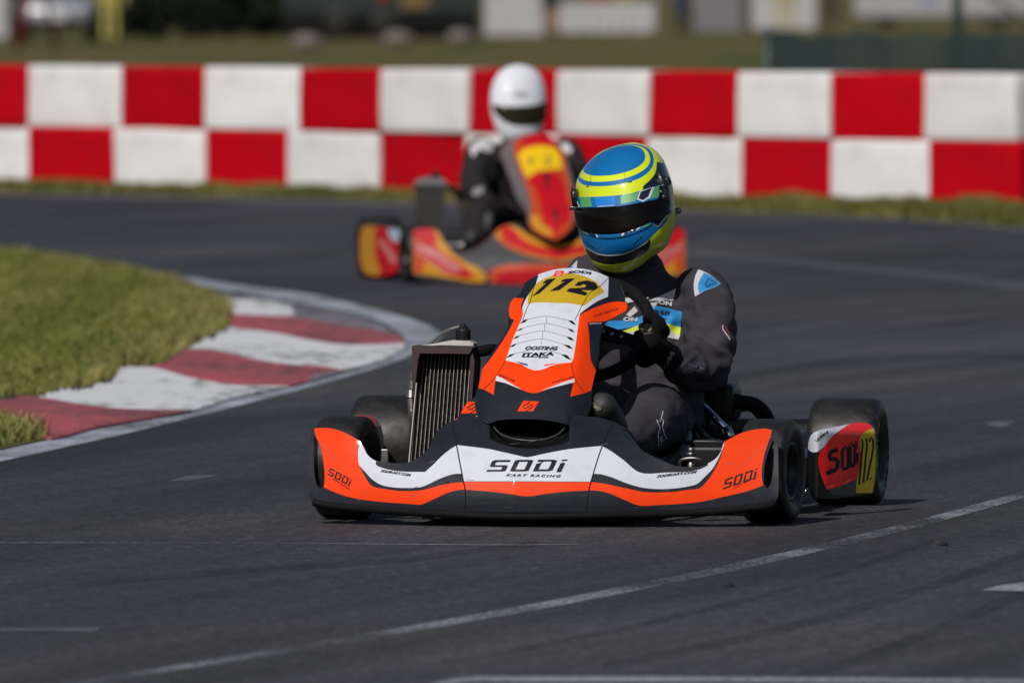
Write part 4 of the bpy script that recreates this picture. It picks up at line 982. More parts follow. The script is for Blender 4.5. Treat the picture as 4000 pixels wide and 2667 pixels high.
J1 = dict(
    torso=[(p5(600, 1330, .72), (.12, 0, 0), (0, .09, 0)), (p5(600, 1230, .72), (.165, 0, 0), (0, .115, 0)), (p5(630, 980, .735), (.152, 0, 0), (0, .11, 0)), (p5(650, 690, .765), sl * .168, dpv * .12),
           (p5(655, 450, .78), sl * .185, dpv * .112), (p5(650, 330, .77), sl * .175, dpv * .098), (p5(635, 262, .765), sl * .125, dpv * .085), (p5(610, 205, .755), sl * .078, dpv * .074), (p5(588, 130, .752), sl * .066, dpv * .064), (p5(560, 50, .735), sl * .060, dpv * .058)],
    arm_l=[(p5(1030, 350, .76), .074), (p5(1090, 560, .70), .0655), (p5(1062, 820, .605), .0660), (p5(955, 845, .53), .0570), (p5(850, 805, .465), .0405)],
    arm_r=[(p5(275, 250, .70), .070), (p5(120, 430, .64), .060), (p5(40, 620, .55), .056), (p5(-30, 590, .48), .048), (p5(-85, 560, .43), .036)],
    leg_l=[(p5(740, 1240, .74), .098), (p5(715, 1215, .55), .093), (p5(682, 1190, .34), .0815), (p5(600, 1290, .22), .066), (p5(440, 1370, .08), .047)],
    leg_r=[(p5(470, 1240, .74), .098), (p5(360, 1190, .55), .090), (p5(250, 1150, .35), .080), (p5(190, 1250, .22), .064), (p5(120, 1340, .06), .047)])
b2 = build_body(None, J1)
from mathutils.bvhtree import BVHTree
bvh = BVHTree.FromBMesh(b2)
body = pob('body', b2, M_SUIT, drv, OFF1)
def hit(fr, bv, px, py):
    o = Vector((0, 0, CH)) - fr.K; d = ray(px, py).normalized()
    q = bv.ray_cast(Vector((o.dot(fr.R), o.dot(fr.B), o.z)), Vector((d.dot(fr.R), d.dot(fr.B), d.z)))
    return q[0]
h5 = lambda x, y: hit(K1, bvh, x, y)
def decal(name, layers, mats, z=Z5, extra=None, off=.0025, surf=None):
    bm = bmesh.new()
    if layers: add_patch(bm, layers, surf or h5, 7, 3, Vector((0, -off, 0)))
    if extra: extra(bm)
    return pob(name, bm, mats, drv, OFF1)
PM = [M_PB, M_PY, M_PW, M_PK, M_PR, M_CREAM, M_DIM]
blue = Z5([(340, 592), (395, 528), (520, 522), (620, 495), (685, 442), (735, 428), (897, 466), (888, 574), (800, 550), (690, 517), (600, 560), (450, 588)])
yel = Z5([(335, 600), (342, 575), (400, 605), (480, 600), (600, 556), (690, 514), (800, 547), (889, 572), (882, 630), (800, 592), (700, 562), (600, 592), (480, 620), (400, 642)])
wh = Z5([(400, 640), (480, 618), (600, 590), (700, 560), (800, 590), (884, 628), (873, 656), (800, 640), (780, 612), (600, 612), (480, 643), (420, 646)])
allb = Z5([(330, 600), (335, 570), (395, 522), (520, 516), (620, 490), (685, 437), (735, 423), (902, 463), (876, 660), (800, 645), (600, 620), (400, 655)])
def h5s(x, y):
    q = h5(x, y); return q if q is not None else Vector((0, 5, 0))
decal('chest_band', [(blue, 0), (yel, 1), (wh, 2)][:1], PM)
decal('chest_band', [(yel, 1)], PM, off=.0032); decal('chest_band', [(wh, 2)], PM, off=.0036)
decal('chest_arrow', [(Z5([(505, 372), (600, 366), (672, 366), (655, 392), (560, 400), (515, 408)]), 2, 0)], PM)
for s, a, b, h, sl_, bd in (('ON', (736, 412), (828, 428), (1, -17), 2, .05), ('ON', (496, 530), (594, 533), (2, -17), 2, .05), ('ER SUIT', (705, 478), (815, 490), (1, -16), 3, .04)):
    bm = bmesh.new(); p0, p1 = q(Z5, a, b); add_text(bm, s, p0, p1, h, h5s, sl_, bold=bd, off=Vector((0, -.005, 0))); pob('chest_lettering', bm, PM, drv, OFF1)
for y in (503, 513, 523):
    bm = bmesh.new(); add_patch(bm, [(strip(Z5([(712, y), (800 - (y - 500), y + 10)]), 2), 3, 0)], h5, 5, 3, Vector((0, -.0045, 0))); pob('chest_small_print', bm, PM, drv, OFF1)
decal('chest_arrow', [(Z5([(858, 306), (836, 390), (738, 392), (668, 392), (730, 366), (800, 335)]), 2, 0)], PM)
decal('chest_arrow', [(Z5([(735, 398), (712, 440), (688, 470), (655, 478), (662, 410)]), 2, 0)], PM)
decal('chest_arrow', [(Z5([(515, 486), (575, 428), (598, 462), (545, 502)]), 2, 0)], PM)
decal('shoulder_patch', [(Z5([(1008, 178), (1048, 193), (1100, 223), (1162, 275), (1120, 300), (1060, 320), (1012, 347), (985, 362), (976, 290), (988, 220)]), 2), (Z5([(1047, 200), (1100, 225), (1160, 275), (1120, 298), (1060, 318), (1013, 342), (1006, 290), (1022, 240)]), 0),
                         (strip(Z5([(1062, 300), (1058, 275), (1075, 245), (1092, 236), (1100, 257), (1134, 272), (1095, 280), (1075, 290), (1062, 300)]), 4, smooth=False), 3, 0)], PM)
decal('shoulder_patch', [(Z5([(120, 178), (150, 150), (185, 115), (180, 170), (150, 185)]), 2), (Z5([(120, 178), (150, 152), (158, 172), (140, 182)]), 0)], PM)
decal('knee_emblem', [(strip(Z5(s), 3.6, smooth=False), 2, 0) for s in ([(768, 1140), (757, 1195), (772, 1206), (764, 1252), (778, 1300), (792, 1330), (766, 1336), (778, 1375), (752, 1403)], ) ], PM)
decal('knee_emblem', [(strip(Z5([(752, 1403), (738, 1370), (735, 1300), (748, 1258), (725, 1198), (748, 1216), (768, 1140)]), 3.6, smooth=False), 2, 0)], PM)
decal('knee_emblem', [(strip(Z5([(746, 1350), (752, 1320), (762, 1312), (758, 1335), (756, 1372)]), 3, smooth=False), 2, 0)], PM)
def tx2(bm):
    p0, p1 = q(Z5, (938, 836), (1060, 872)); add_text(bm, 'PRINTERS', p0, p1, (1, -15), h5s, 6, bold=.03, off=Vector((0, -.004, 0)))
    add_patch(bm, [(strip(Z5([(935, 792), (985, 812), (1058, 832)]), 3), 6, 0)], h5, 5, 3, Vector((0, -.003, 0)))
decal('sleeve_lettering', [(strip(Z5([(940, 848), (1000, 865), (1058, 880)]), 2.5), 6, 0)], PM, extra=tx2)
decal('sleeve_badge', [(strip(Z5([(1176, 556), (1172, 580), (1215, 640), (1222, 655)]), 4, smooth=False), 2, 0)], PM)
decal('sleeve_badge', [(Z5([(1182, 560), (1200, 572), (1222, 620), (1222, 640)]), 4, 0)], PM)
decal('collar_lettering', [(strip(Z5(s), 3, smooth=False), 6, 0) for s in ([(680, 190), (700, 168), (720, 172), (735, 150), (755, 152), (775, 128), (800, 112)],)], PM)
# boots
def boot(bm, ank, toe, r):
    cone(bm, [(ank, r * .9), (ank * .5 + toe * .5, r), (toe, r * .86)])
bm = bmesh.new(); boot(bm, p5(440, 1330, .07), p5(352, 1112, -.06), .044); cone(bm, [(p5(450, 1400, .06), .03), (p5(430, 1340, .03), .04)])
b2 = remesh(bm, .006, 4); bv = BVHTree.FromBMesh(b2); bt = pob('boot', b2, M_BOOT, drv, OFF1)
bm = bmesh.new(); hb = lambda x, y: (hit(K1, bv, x, y) or Vector((0, 5, 0)))
p0, p1 = q(Z5, (272, 1105), (335, 1150)); add_text(bm, 'OMP', p0, p1, (8, -16), hb, 0, bold=.03, off=Vector((0, -.003, 0)), shear=.1)
pob('boot_lettering', bm, M_CREAM, bt, OFF1); bpy.data.objects['boot_lettering'].location = (0, 0, 0)
bm = bmesh.new(); boot(bm, p5(120, 1330, .05), p5(60, 1180, -.08), .044); pob('boot', remesh(bm, .006, 4), M_BOOT, drv, OFF1)
# gloves: palm, four fingers closed round the rim, thumb
def glove(t_deg, mirror, wrist):
    t = radians(t_deg); er = su * cos(t) + sv * sin(t); tg = -su * sin(t) + sv * cos(t); c = sw_c + er * SWR
    if mirror: tg = -tg * -1
    bm = bmesh.new(); ra = .030
    for k, (s, fr_, ln) in enumerate(((.042, .0142, 195), (.0142, .0150, 205), (-.0142, .0147, 200), (-.042, .0132, 185))):
        pts, rr = [], []
        for j in range(9):
            ph = radians(-35 + (ln + 35) * j / 8 * .86); pts.append(c + tg * (s + .003 * sin(j)) + (er * cos(ph) - un * sin(ph)) * (ra + (.003 if j in (2, 5) else 0))); rr.append(fr_ * (1.05 - .022 * j))
        cone(bm, list(zip(pts, rr)), 10)
    pal = c + er * .024 + un * .022
    loft(bm, [(pal + tg * .054, er * .012, un * .022), (pal + tg * .042, er * .019, un * .033), (pal, er * .021, un * .040), (pal - tg * .040, er * .019, un * .035), (pal - tg * .058, er * .014, un * .022)], 14)
    th = [c + er * .032 + un * .034 - tg * .0 + tg * .03, c + er * .012 + un * .036 + tg * .047, c - er * .008 + un * .027 + tg * .056, c - er * .018 + un * .014 + tg * .055]
    cone(bm, list(zip(th, (.0165, .0145, .013, .012))), 10)
    cone(bm, [(pal - tg * .03 + un * .02, .028), (pal * .5 + wrist * .5 + un * .012 - tg * .012, .029), (wrist, .036)], 14)
    return remesh(bm, .0042, 2)
g2 = glove(-14, False, p5(835, 800, .46)); gb = BVHTree.FromBMesh(g2)
gl = pob('glove', g2, M_GLV, drv, OFF1)
hg = lambda x, y: (hit(K1, gb, x, y) or h5s(x, y))
bm = bmesh.new()
p0, p1 = q(Z5, (620, 608), (690, 600)); add_text(bm, 'OMP', p0, p1, (1, -12), hg, 0, bold=.02, off=Vector((0, -.003, 0)))
for a, b in (((616, 583), (690, 572)), ((622, 617), (692, 609))): add_patch(bm, [(strip(Z5([a, b]), 1.8), 0, 0)], hg, 5, 3, Vector((0, -.003, 0)))
pob('glove_lettering', bm, M_CREAM, gl, OFF1).location = (0, 0, 0); bm = bmesh.new()
p0, p1 = q(Z5, (760, 850), (822, 735)); add_text(bm, 'OM', p0, p1, (17, 6), hg, 0, bold=.05, off=Vector((0, -.004, 0)))
pob('glove_lettering', bm, M_CREAM, gl, OFF1).location = (0, 0, 0)
for v in bpy.data.objects['glove_lettering'].data.vertices: pass
pob('glove', glove(194, True, p5(-85, 560, .43)), M_GLV, drv, OFF1)

# ---- helmet: cross-sections fitted row by row, painted in its own wrap-round coordinates
class Shell:
    def __init__(self, fr, z, Lx, Rx, bc, ratio, shift=.04):
        L = z(Lx); Rr = z(Rx); self.fr = fr
        ys = sorted({round(p[1], 2) for p in L + Rr}); y0, y1 = ys[0], ys[-1]; g = np.linspace(y0, y1, 160)
        lx = np.interp(g, [p[1] for p in L], [p[0] for p in L]); rx = np.interp(g, [p[1] for p in Rr], [p[0] for p in Rr])
        def sm(a, n=3):
            k = np.hanning(2 * n + 3)[1:-1]; k /= k.sum(); return np.convolve(np.pad(a, n, mode='reflect', reflect_type='odd'), k, 'valid')
        hw = np.maximum((sm(rx) - sm(lx)) / 2, 4.0); cx = sm((rx + lx) / 2, 8)
        self.g, self.hw, self.cx, self.y0, self.y1, self.bc, self.ratio, self.shift = g, hw, cx, y0, y1, bc, ratio, shift
    def H(self, y): return float(np.interp(y, self.g, self.hw))
    def C(self, y): return float(np.interp(y, self.g, self.cx))
    def warp(self, p):
        y = max(self.y0, min(self.y1, p[1])); s = (p[0] - self.C(y)) / self.H(y); return (math.asin(max(-1, min(1, s))) * 200, y)
    def at(self, X, y, off=0):
        th = X / 200; hw = self.H(y); sc = 30.2 / FPX; m = self.y0 * .5 + self.y1 * .5
        b0 = self.bc + self.shift * (m - y) / (self.y1 - self.y0) * 2
        return self.fr.P(self.C(y) + (hw + off / sc) * sin(th), y, b0 - (hw * sc * self.ratio + off) * cos(th))
    def build(self, layers, back_mat, res=7, ny=90):
        yl = list(np.linspace(self.y0, self.y1, ny)); hp = 100 * pi
        base = [(-hp, y) for y in yl] + [(hp * (-1 + 2 * k / 24), yl[-1]) for k in range(1, 24)] + [(hp, y) for y in reversed(yl)] + [(hp * (1 - 2 * k / 24), yl[0]) for k in range(1, 24)]
        Ls = [(base, 0, 0)]
        for L in layers:
            co = L[2] if len(L) > 2 else 40
            qn = [self.warp(p) for p in (catmull(L[0], True, co, 3) if co else catmull(L[0], True, 1, 3))]
            Ls.append((qn, L[1], 0))
        vo, tris = paint(Ls, res, 4)
        bm = bmesh.new(); vs = [bm.verts.new(self.at(p[0], p[1])) for p in vo]
        for f, s in tris:
            fc = bm.faces.new([vs[i] for i in f]); fc.material_index = s; fc.normal_update()
        bmesh.ops.delete(bm, geom=[v for v in bm.verts if not v.link_faces], context='VERTS')
        nb = 36; rows = []
        for y in yl: rows.append([bm.verts.new(self.at(hp + 2 * hp * k / nb, y)) for k in range(nb + 1)])
        for i in range(ny - 1):
            for k in range(nb):
                fc = bm.faces.new((rows[i][k], rows[i][k + 1], rows[i + 1][k + 1], rows[i + 1][k])); fc.material_index = back_mat((yl[i] - self.y0) / (self.y1 - self.y0), k / nb)
        for i in (0, -1):
            pass
        bmesh.ops.remove_doubles(bm, verts=bm.verts[:], dist=.0004)
        bmesh.ops.recalc_face_normals(bm, faces=bm.faces[:])
        return bm
    def panel(self, layers, off, res=7):
        Ls = []
        for L in layers:
            co = L[2] if len(L) > 2 else 40
            Ls.append(([self.warp(p) for p in (catmull(L[0], True, co, 3) if co else catmull(L[0], True, 1, 3))], L[1], 0))
        vo, tris = paint(Ls, res, 4); bm = bmesh.new(); vs = [bm.verts.new(self.at(p[0], p[1], off)) for p in vo]
        for f, s in tris:
            fc = bm.faces.new([vs[i] for i in f]); fc.material_index = s
        bmesh.ops.delete(bm, geom=[v for v in bm.verts if not v.link_faces], context='VERTS')
        bm.normal_update()
        if sum(f.normal.y * f.calc_area() for f in bm.faces) > 0: bmesh.ops.reverse_faces(bm, faces=bm.faces[:])
        ed = [e for e in bm.edges if e.is_boundary]; r = bmesh.ops.extrude_edge_only(bm, edges=ed)
        for g in r['geom']:
            if isinstance(g, bmesh.types.BMVert): g.co.y += .004
        return bm
hl = [(880, 137), (800, 150), (740, 165), (660, 190), (580, 230), (510, 290), (450, 350), (410, 410), (380, 460), (365, 510), (358, 560), (358, 640), (358, 740), (356, 800), (362, 850), (378, 920), (393, 1000), (412, 1060), (438, 1130), (468, 1190), (498, 1260), (540, 1310), (600, 1350), (680, 1375), (790, 1388)]
hr = [(920, 137), (1000, 150), (1060, 175), (1110, 210), (1160, 260), (1190, 310), (1212, 360), (1228, 400), (1250, 470), (1270, 530), (1279, 600), (1285, 650), (1295, 720), (1302, 780), (1298, 860), (1287, 950), (1265, 1030), (1232, 1100), (1185, 1150), (1110, 1200), (1040, 1250), (985, 1300), (905, 1350), (840, 1378), (800, 1388)]
S1 = Shell(K1, Z4, hl, hr, .70, 1.22)
H_M = [mat('helmet_yellow', (.62, .72, .010), .4, spec=.25, coat=.8, var=.03), mat('helmet_blue', (.001, .132, .37), .4, spec=.25, coat=.8, var=.05), mat('helmet_navy', (.008, .013, .028), .3, coat=.7, var=.1), mat('helmet_black', (.006, .006, .007), .4, coat=.4),
       mat('helmet_white', (.62, .64, .68), .35, coat=.6), mat('helmet_green', (.09, .33, .09), .35, coat=.5), mat('helmet_skirt', (.03, .03, .032), .6)]
lay = [
    (Z4([(378, 450), (385, 500), (420, 530), (480, 545), (600, 550), (720, 540), (840, 515), (950, 480), (1030, 430), (1080, 370), (1095, 310), (1085, 250), (1050, 200), (990, 168), (900, 152), (780, 160), (660, 192), (560, 245), (470, 325), (400, 410)]), 1),
    (Z4([(392, 425), (402, 470), (450, 495), (530, 507), (640, 505), (760, 490), (870, 460), (960, 420), (1030, 370), (1060, 310), (1055, 260), (1030, 215), (980, 180), (900, 162), (790, 165), (670, 195), (570, 245), (490, 310), (420, 385)]), 0),
    (Z4([(428, 390), (440, 350), (500, 300), (580, 245), (680, 195), (780, 170), (880, 165), (960, 185), (1000, 220), (1015, 270), (1000, 320), (950, 365), (880, 400), (800, 425), (700, 445), (600, 452), (520, 450), (465, 435), (435, 415)]), 1),
    (Z4([(990, 590), (1000, 545), (1060, 490), (1110, 420), (1125, 320), (1180, 332), (1215, 360), (1255, 470), (1290, 600), (1296, 720), (1275, 790), (1240, 830), (1150, 930), (1060, 880), (1150, 560)]), 2, 50),
    (Z4([(1180, 290), (1215, 360), (1232, 420), (1205, 390), (1185, 340)]), 1),
    (Z4([(360, 790), (378, 920), (396, 1000), (440, 1115), (500, 1152), (560, 1182), (640, 1197), (720, 1197), (800, 1187), (900, 1152), (1020, 1080), (1060, 1040), (1130, 970), (1205, 895), (1250, 800), (1200, 815), (1140, 905), (1060, 870), (900, 900), (600, 900)]), 1, 50),
    (Z4([(1060, 880), (1090, 900), (1135, 925), (1215, 825), (1228, 822), (1140, 938), (1085, 912)]), 4, 0),
    (Z4([(442, 1117), (500, 1150), (560, 1180), (640, 1195), (720, 1195), (800, 1185), (900, 1150), (1020, 1078), (1020, 1088), (900, 1160), (800, 1196), (720, 1206), (640, 1206), (560, 1192), (500, 1162)]), 4),
    (Z4([(448, 1128), (500, 1160), (560, 1190), (640, 1205), (720, 1205), (800, 1195), (900, 1160), (1020, 1088), (1060, 1042), (1062, 1090), (1035, 1160), (960, 1210), (870, 1250), (760, 1280), (650, 1286), (560, 1265), (500, 1235), (480, 1200)]), 3, 50),
    (Z4([(1310, 900), (1285, 960), (1255, 1040), (1200, 1120), (1100, 1198), (1035, 1242), (1010, 1300), (1340, 1300)]), 1),
    (Z4([(480, 1240), (545, 1322), (640, 1352), (760, 1362), (880, 1342), (980, 1288), (1040, 1238), (1060, 1300), (900, 1420), (600, 1420)]), 6),
    (strip(Z4([(450, 1075), (490, 1105), (535, 1138)]), 4), 3, 0), (strip(Z4([(900, 1107), (945, 1065), (988, 1020)]), 4.5), 3, 0),
    (Z4([(455, 548), (485, 546), (484, 558), (458, 560)]), 3, 0), (Z4([(848, 508), (890, 503), (892, 514), (850, 520)]), 3, 0), (strip(Z4([(822, 415), (822, 545)]), 1.4), 2, 0), (strip(Z4([(500, 450), (503, 545)]), 1.4), 2, 0),
]
bm = S1.build(lay, lambda v, k: 0 if v < .15 else (2 if v < .5 else (0 if v < .85 else 6)))
hel = pob('helmet', bm, H_M, drv, OFF1)
M_VIS = mat('visor_glass', (.0035, .0026, .0024), .07, spec=.16, var=.3, vscale=5, rvar=.03)
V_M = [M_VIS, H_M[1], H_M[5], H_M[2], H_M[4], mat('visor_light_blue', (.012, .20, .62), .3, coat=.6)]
vis = [(Z4([(372, 640), (390, 650), (520, 650), (700, 640), (850, 622), (960, 592), (1000, 578), (1135, 540), (1175, 560), (1205, 700), (1242, 790), (1195, 830), (1130, 905), (1060, 880), (990, 912), (900, 950), (800, 985), (700, 997), (600, 998), (500, 985), (430, 965), (398, 942), (376, 880), (362, 800), (362, 700)]), 0),
       (Z4([(360, 600), (390, 640), (520, 642), (700, 630), (850, 612), (960, 582), (1000, 568), (1138, 530), (1132, 650), (1110, 672), (1000, 694), (880, 719), (760, 737), (620, 747), (480, 749), (372, 752)]), 1, 50),
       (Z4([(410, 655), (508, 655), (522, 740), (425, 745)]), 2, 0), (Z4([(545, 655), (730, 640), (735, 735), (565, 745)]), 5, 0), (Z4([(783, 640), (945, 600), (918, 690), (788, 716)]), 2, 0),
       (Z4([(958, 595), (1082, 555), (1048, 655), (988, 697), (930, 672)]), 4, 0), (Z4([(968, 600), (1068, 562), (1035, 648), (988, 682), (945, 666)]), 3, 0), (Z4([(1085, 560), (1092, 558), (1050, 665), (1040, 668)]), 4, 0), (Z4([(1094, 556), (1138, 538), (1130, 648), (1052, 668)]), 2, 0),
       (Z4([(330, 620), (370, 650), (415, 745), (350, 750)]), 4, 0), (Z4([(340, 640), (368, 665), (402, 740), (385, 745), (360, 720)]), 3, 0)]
bm = S1.panel(vis, .0045)
hv = lambda x, y: S1.at(*S1.warp((x, y)), .0045)
p0, p1 = q(Z4, (578, 745), (722, 735)); add_text(bm, 'stichon.com', p0, p1, (0, -5), hv, 4, bold=.03)
pob('visor', bm, V_M, hel, OFF1).location = (0, 0, 0)
# strip of trim under the visor
bm = S1.panel([(Z4([(402, 948), (470, 985), (560, 1004), (700, 1004), (800, 992), (930, 945), (1060, 885), (1085, 900), (1000, 955), (900, 1000), (800, 1028), (700, 1042), (600, 1040), (500, 1012), (420, 982)]), 1), (Z4([(402, 945), (455, 975), (500, 1012), (430, 985)]), 2, 0), (Z4([(470, 985), (545, 1000), (565, 1030), (500, 1010)]), 3, 0),
               (Z4([(545, 995), (560, 1000), (580, 1030), (566, 1034)]), 4, 0), (Z4([(800, 985), (826, 975), (808, 1015), (786, 1018)]), 4, 0), (Z4([(826, 975), (945, 928), (925, 968), (812, 1010)]), 3, 0), (Z4([(945, 928), (990, 908), (950, 955), (925, 968)]), 4, 0), (Z4([(1000, 905), (1068, 880), (1050, 915), (975, 945)]), 2, 0)], .0025)
pob('visor_trim', bm, V_M, hel, OFF1).location = (0, 0, 0)
p4 = lambda x, y, b: K1.P(*Z4([(x, y)])[0], b + .02)
bm = bmesh.new()
for x, y, r in ((1205, 505, .0125), (1172, 553, .0115), (1155, 610, .0085), (1180, 655, .0095), (1190, 600, .010)):
    c = S1.at(*S1.warp(Z4([(x, y)])[0]), .003); ball(bm, c, r, seg=12, sc=(1, .7, 1))
c = S1.at(*S1.warp(Z4([(1190, 590)])[0]), .0); 
loft(bm, [(c + Vector((-.012, .0, .045)), (.006, 0, 0), (0, .01, 0)), (c + Vector((-.004, 0, .02)), (.016, 0, 0), (0, .012, 0)), (c + Vector((0, 0, -.03)), (.017, 0, 0), (0, .012, 0)), (c + Vector((.005, 0, -.06)), (.008, 0, 0), (0, .01, 0))], 12)
pob('visor_pivot', bm, H_M[3], hel, OFF1).location = (0, 0, 0)
bm = bmesh.new()
loft(bm, [(p4(352, 575, .64), (.006, 0, 0), (0, .012, 0)), (p4(350, 610, .64), (.012, 0, 0), (0, .02, 0)), (p4(352, 660, .64), (.010, 0, 0), (0, .02, 0)), (p4(352, 755, .64), (.006, 0, 0), (0, .015, 0))], 10); box(bm, p4(340, 758, .62), (.02, .02, .009), bevel=.002); box(bm, p4(328, 610, .66), (.006, .012, .03), bevel=.002)
pob('visor_pivot', bm, H_M[3], hel, OFF1).location = (0, 0, 0)
bm = bmesh.new(); ball(bm, p4(1330, 780, .70), .008, seg=12); loft(bm, [(p4(1295, 800, .70), (0, .008, 0), (0, 0, .012)), (p4(1325, 782, .70), (0, .006, 0), (0, 0, .006))], 10); pob('visor_screw', bm, M_ALU, hel, OFF1).location = (0, 0, 0)

# ================================================================== the second kart, behind
K2 = Frame(.13, 52.6, -8.0)
kart2 = K2.root('racing_kart')
tag(kart2, 'red and yellow racing kart following behind, carrying the driver in the white helmet', 'go-kart', 'racing karts on the track')
k = lambda x, y, b: K2.P(*ZK([(x, y)])[0], b)
M2R = mat('kart_red', (.46, .004, .012), .45, coat=.12, spec=.2, var=.06); M2O = mat('kart_orange', (.46, .055, .010), .45, coat=.12, spec=.2, var=.06); M2Y = mat('kart_yellow', (.54, .235, .014), .45, coat=.12, spec=.2, var=.06)
M2G = mat('kart_grey', (.045, .047, .054), .5, spec=.2, var=.12); M2P = mat('kart_pink_white', (.46, .15, .14), .45, var=.12); M2D = mat('kart_red_scoop_shade', (.12, .002, .004), .5); M2S = mat('kart_silver', (.12, .105, .11), .5, spec=.2); M2B = mat('kart_blue_white', (.30, .38, .48), .4)
mir = lambda pts: [(2080 + (2080 - x) * .86, y) for x, y in reversed(pts)]
_p2 = table([0, .12, .25, .38, .48, .56, .66], [0, .012, .038, .074, .098, .115, .13]); _z2 = table([0, .06, .12, .2, .3], [0, .0, .03, .09, .17])
def b2f(r, z): return -.36 + _p2(min(.66, abs(r))) + _z2(max(0, min(.3, z))) * (1 - .55 * sstep(.25, .45, abs(r)))
s2 = lambda x, y: K2.S(x, y, b2f, -.3)
tl2 = [(735, 1120), (738, 715), (760, 692), (900, 688), (955, 708), (1005, 790), (1070, 870), (1180, 905), (1320, 865), (1420, 795), (1500, 715), (1560, 675), (1650, 650), (1800, 640)]
half = lambda pts: ZK(pts) + ZK(mir(pts))
L = [(ZK(tl2) + ZK(mir(tl2)) + ZK([(2600, 1205), (2080, 1222), (1600, 1210), (1000, 1188), (800, 1165)]), 3)]
for f in (lambda p: p, mir):
    L += [(ZK(f([(740, 690), (960, 690), (1015, 790), (1090, 900), (1200, 985), (1330, 1050), (1415, 1110), (1400, 1170), (1340, 1190), (1200, 1168), (1000, 1135), (740, 1100)])), 2), (ZK(f([(742, 685), (925, 685), (950, 760), (960, 830), (880, 812), (742, 800)])), 0),
          (ZK(f([(745, 820), (900, 800), (1000, 900), (1150, 1000), (1235, 1060), (1200, 1135), (1050, 1105), (900, 1010), (745, 900)])), 0), (strip(ZK(f([(770, 850), (900, 900), (1040, 990), (1170, 1075)])), 22), 4, 0), (strip(ZK(f([(760, 905), (880, 965), (1000, 1050), (1100, 1095)])), 9), 4, 0), (ZK(f([(1165, 1050), (1250, 1075), (1300, 1145), (1180, 1150)])), 0), (ZK(f([(745, 890), (850, 960), (830, 1100), (745, 1090)])), 1)]
L += [(half([(1440, 1200), (1440, 1080), (1500, 1045), (1600, 1022), (1800, 1012), (2080, 1018)]), 1), (half([(1510, 1195), (1510, 1105), (1660, 1068), (2080, 1070)]), 0)]
ub = [(2080, 990), (1900, 962), (1750, 922), (1600, 855), (1485, 765), (1530, 690), (1600, 648), (1700, 685), (1850, 780), (2000, 832), (2080, 850)]
L += [(ZK(ub) + ZK(mir(ub)), 2), (ZK([(1490, 765), (1600, 850), (1750, 915), (2080, 985)]) + ZK(mir([(1490, 765), (1600, 850), (1750, 915), (2080, 975)])) + ZK(mir([(2080, 935), (1750, 850), (1620, 795)])[::1]) + ZK([(2080, 935), (1750, 850), (1620, 795)]), 1)]
rs = [(2080, 950), (1900, 912), (1750, 864), (1605, 810), (1520, 715), (1600, 655), (1680, 708), (1750, 788), (1900, 850), (2080, 880)]
L += [(ZK(rs) + ZK(mir(rs)), 0)]
L.append((ZK([(1690, 640), (1760, 600), (1800, 640), (1860, 720), (1960, 785), (2060, 812), (2190, 730), (2260, 700), (2330, 690), (2240, 800), (2080, 848), (2000, 828), (1850, 776), (1740, 700)]), 9)); L.append((ZK([(1000, 1080), (1200, 1130), (1420, 1140), (1440, 1200), (1200, 1195), (1000, 1170)]), 3)) if False else None  # shade of the gap round the number panel, painted on in matte black
bm = panel_bm(L, s2, 16, 8, .012); M2 = [M2R, M2O, M2Y, M2G, M2P, M2D, M2S, M2B, mat('plate_yellow', (.72, .46, .008), .5, spec=.2), M_MATTE]
for m_ in (): pass
fb2 = ob('front_bumper', bm, M2, kart2)
bm = bmesh.new(); tube(bm, [s2(*p) + Vector((0, .0, -.004)) for p in ZK([(745, 1130), (800, 1165), (1000, 1190), (1300, 1202), (1600, 1212), (2080, 1222)]) + ZK(mir([(745, 1130), (800, 1165), (1000, 1190), (1300, 1202), (1600, 1212)]))], .014, 8); ob('bumper_lip', bm, M_MATTE, fb2)
_n2 = table([.2, .3, .45, .6, .66], [-.36, -.285, -.03, .18, .27], .05)
s3 = lambda x, y: K2.S(x, y, lambda r, z: _n2(max(.2, min(.66, z))) + 1.4 * (r - .02) ** 2, -.1)
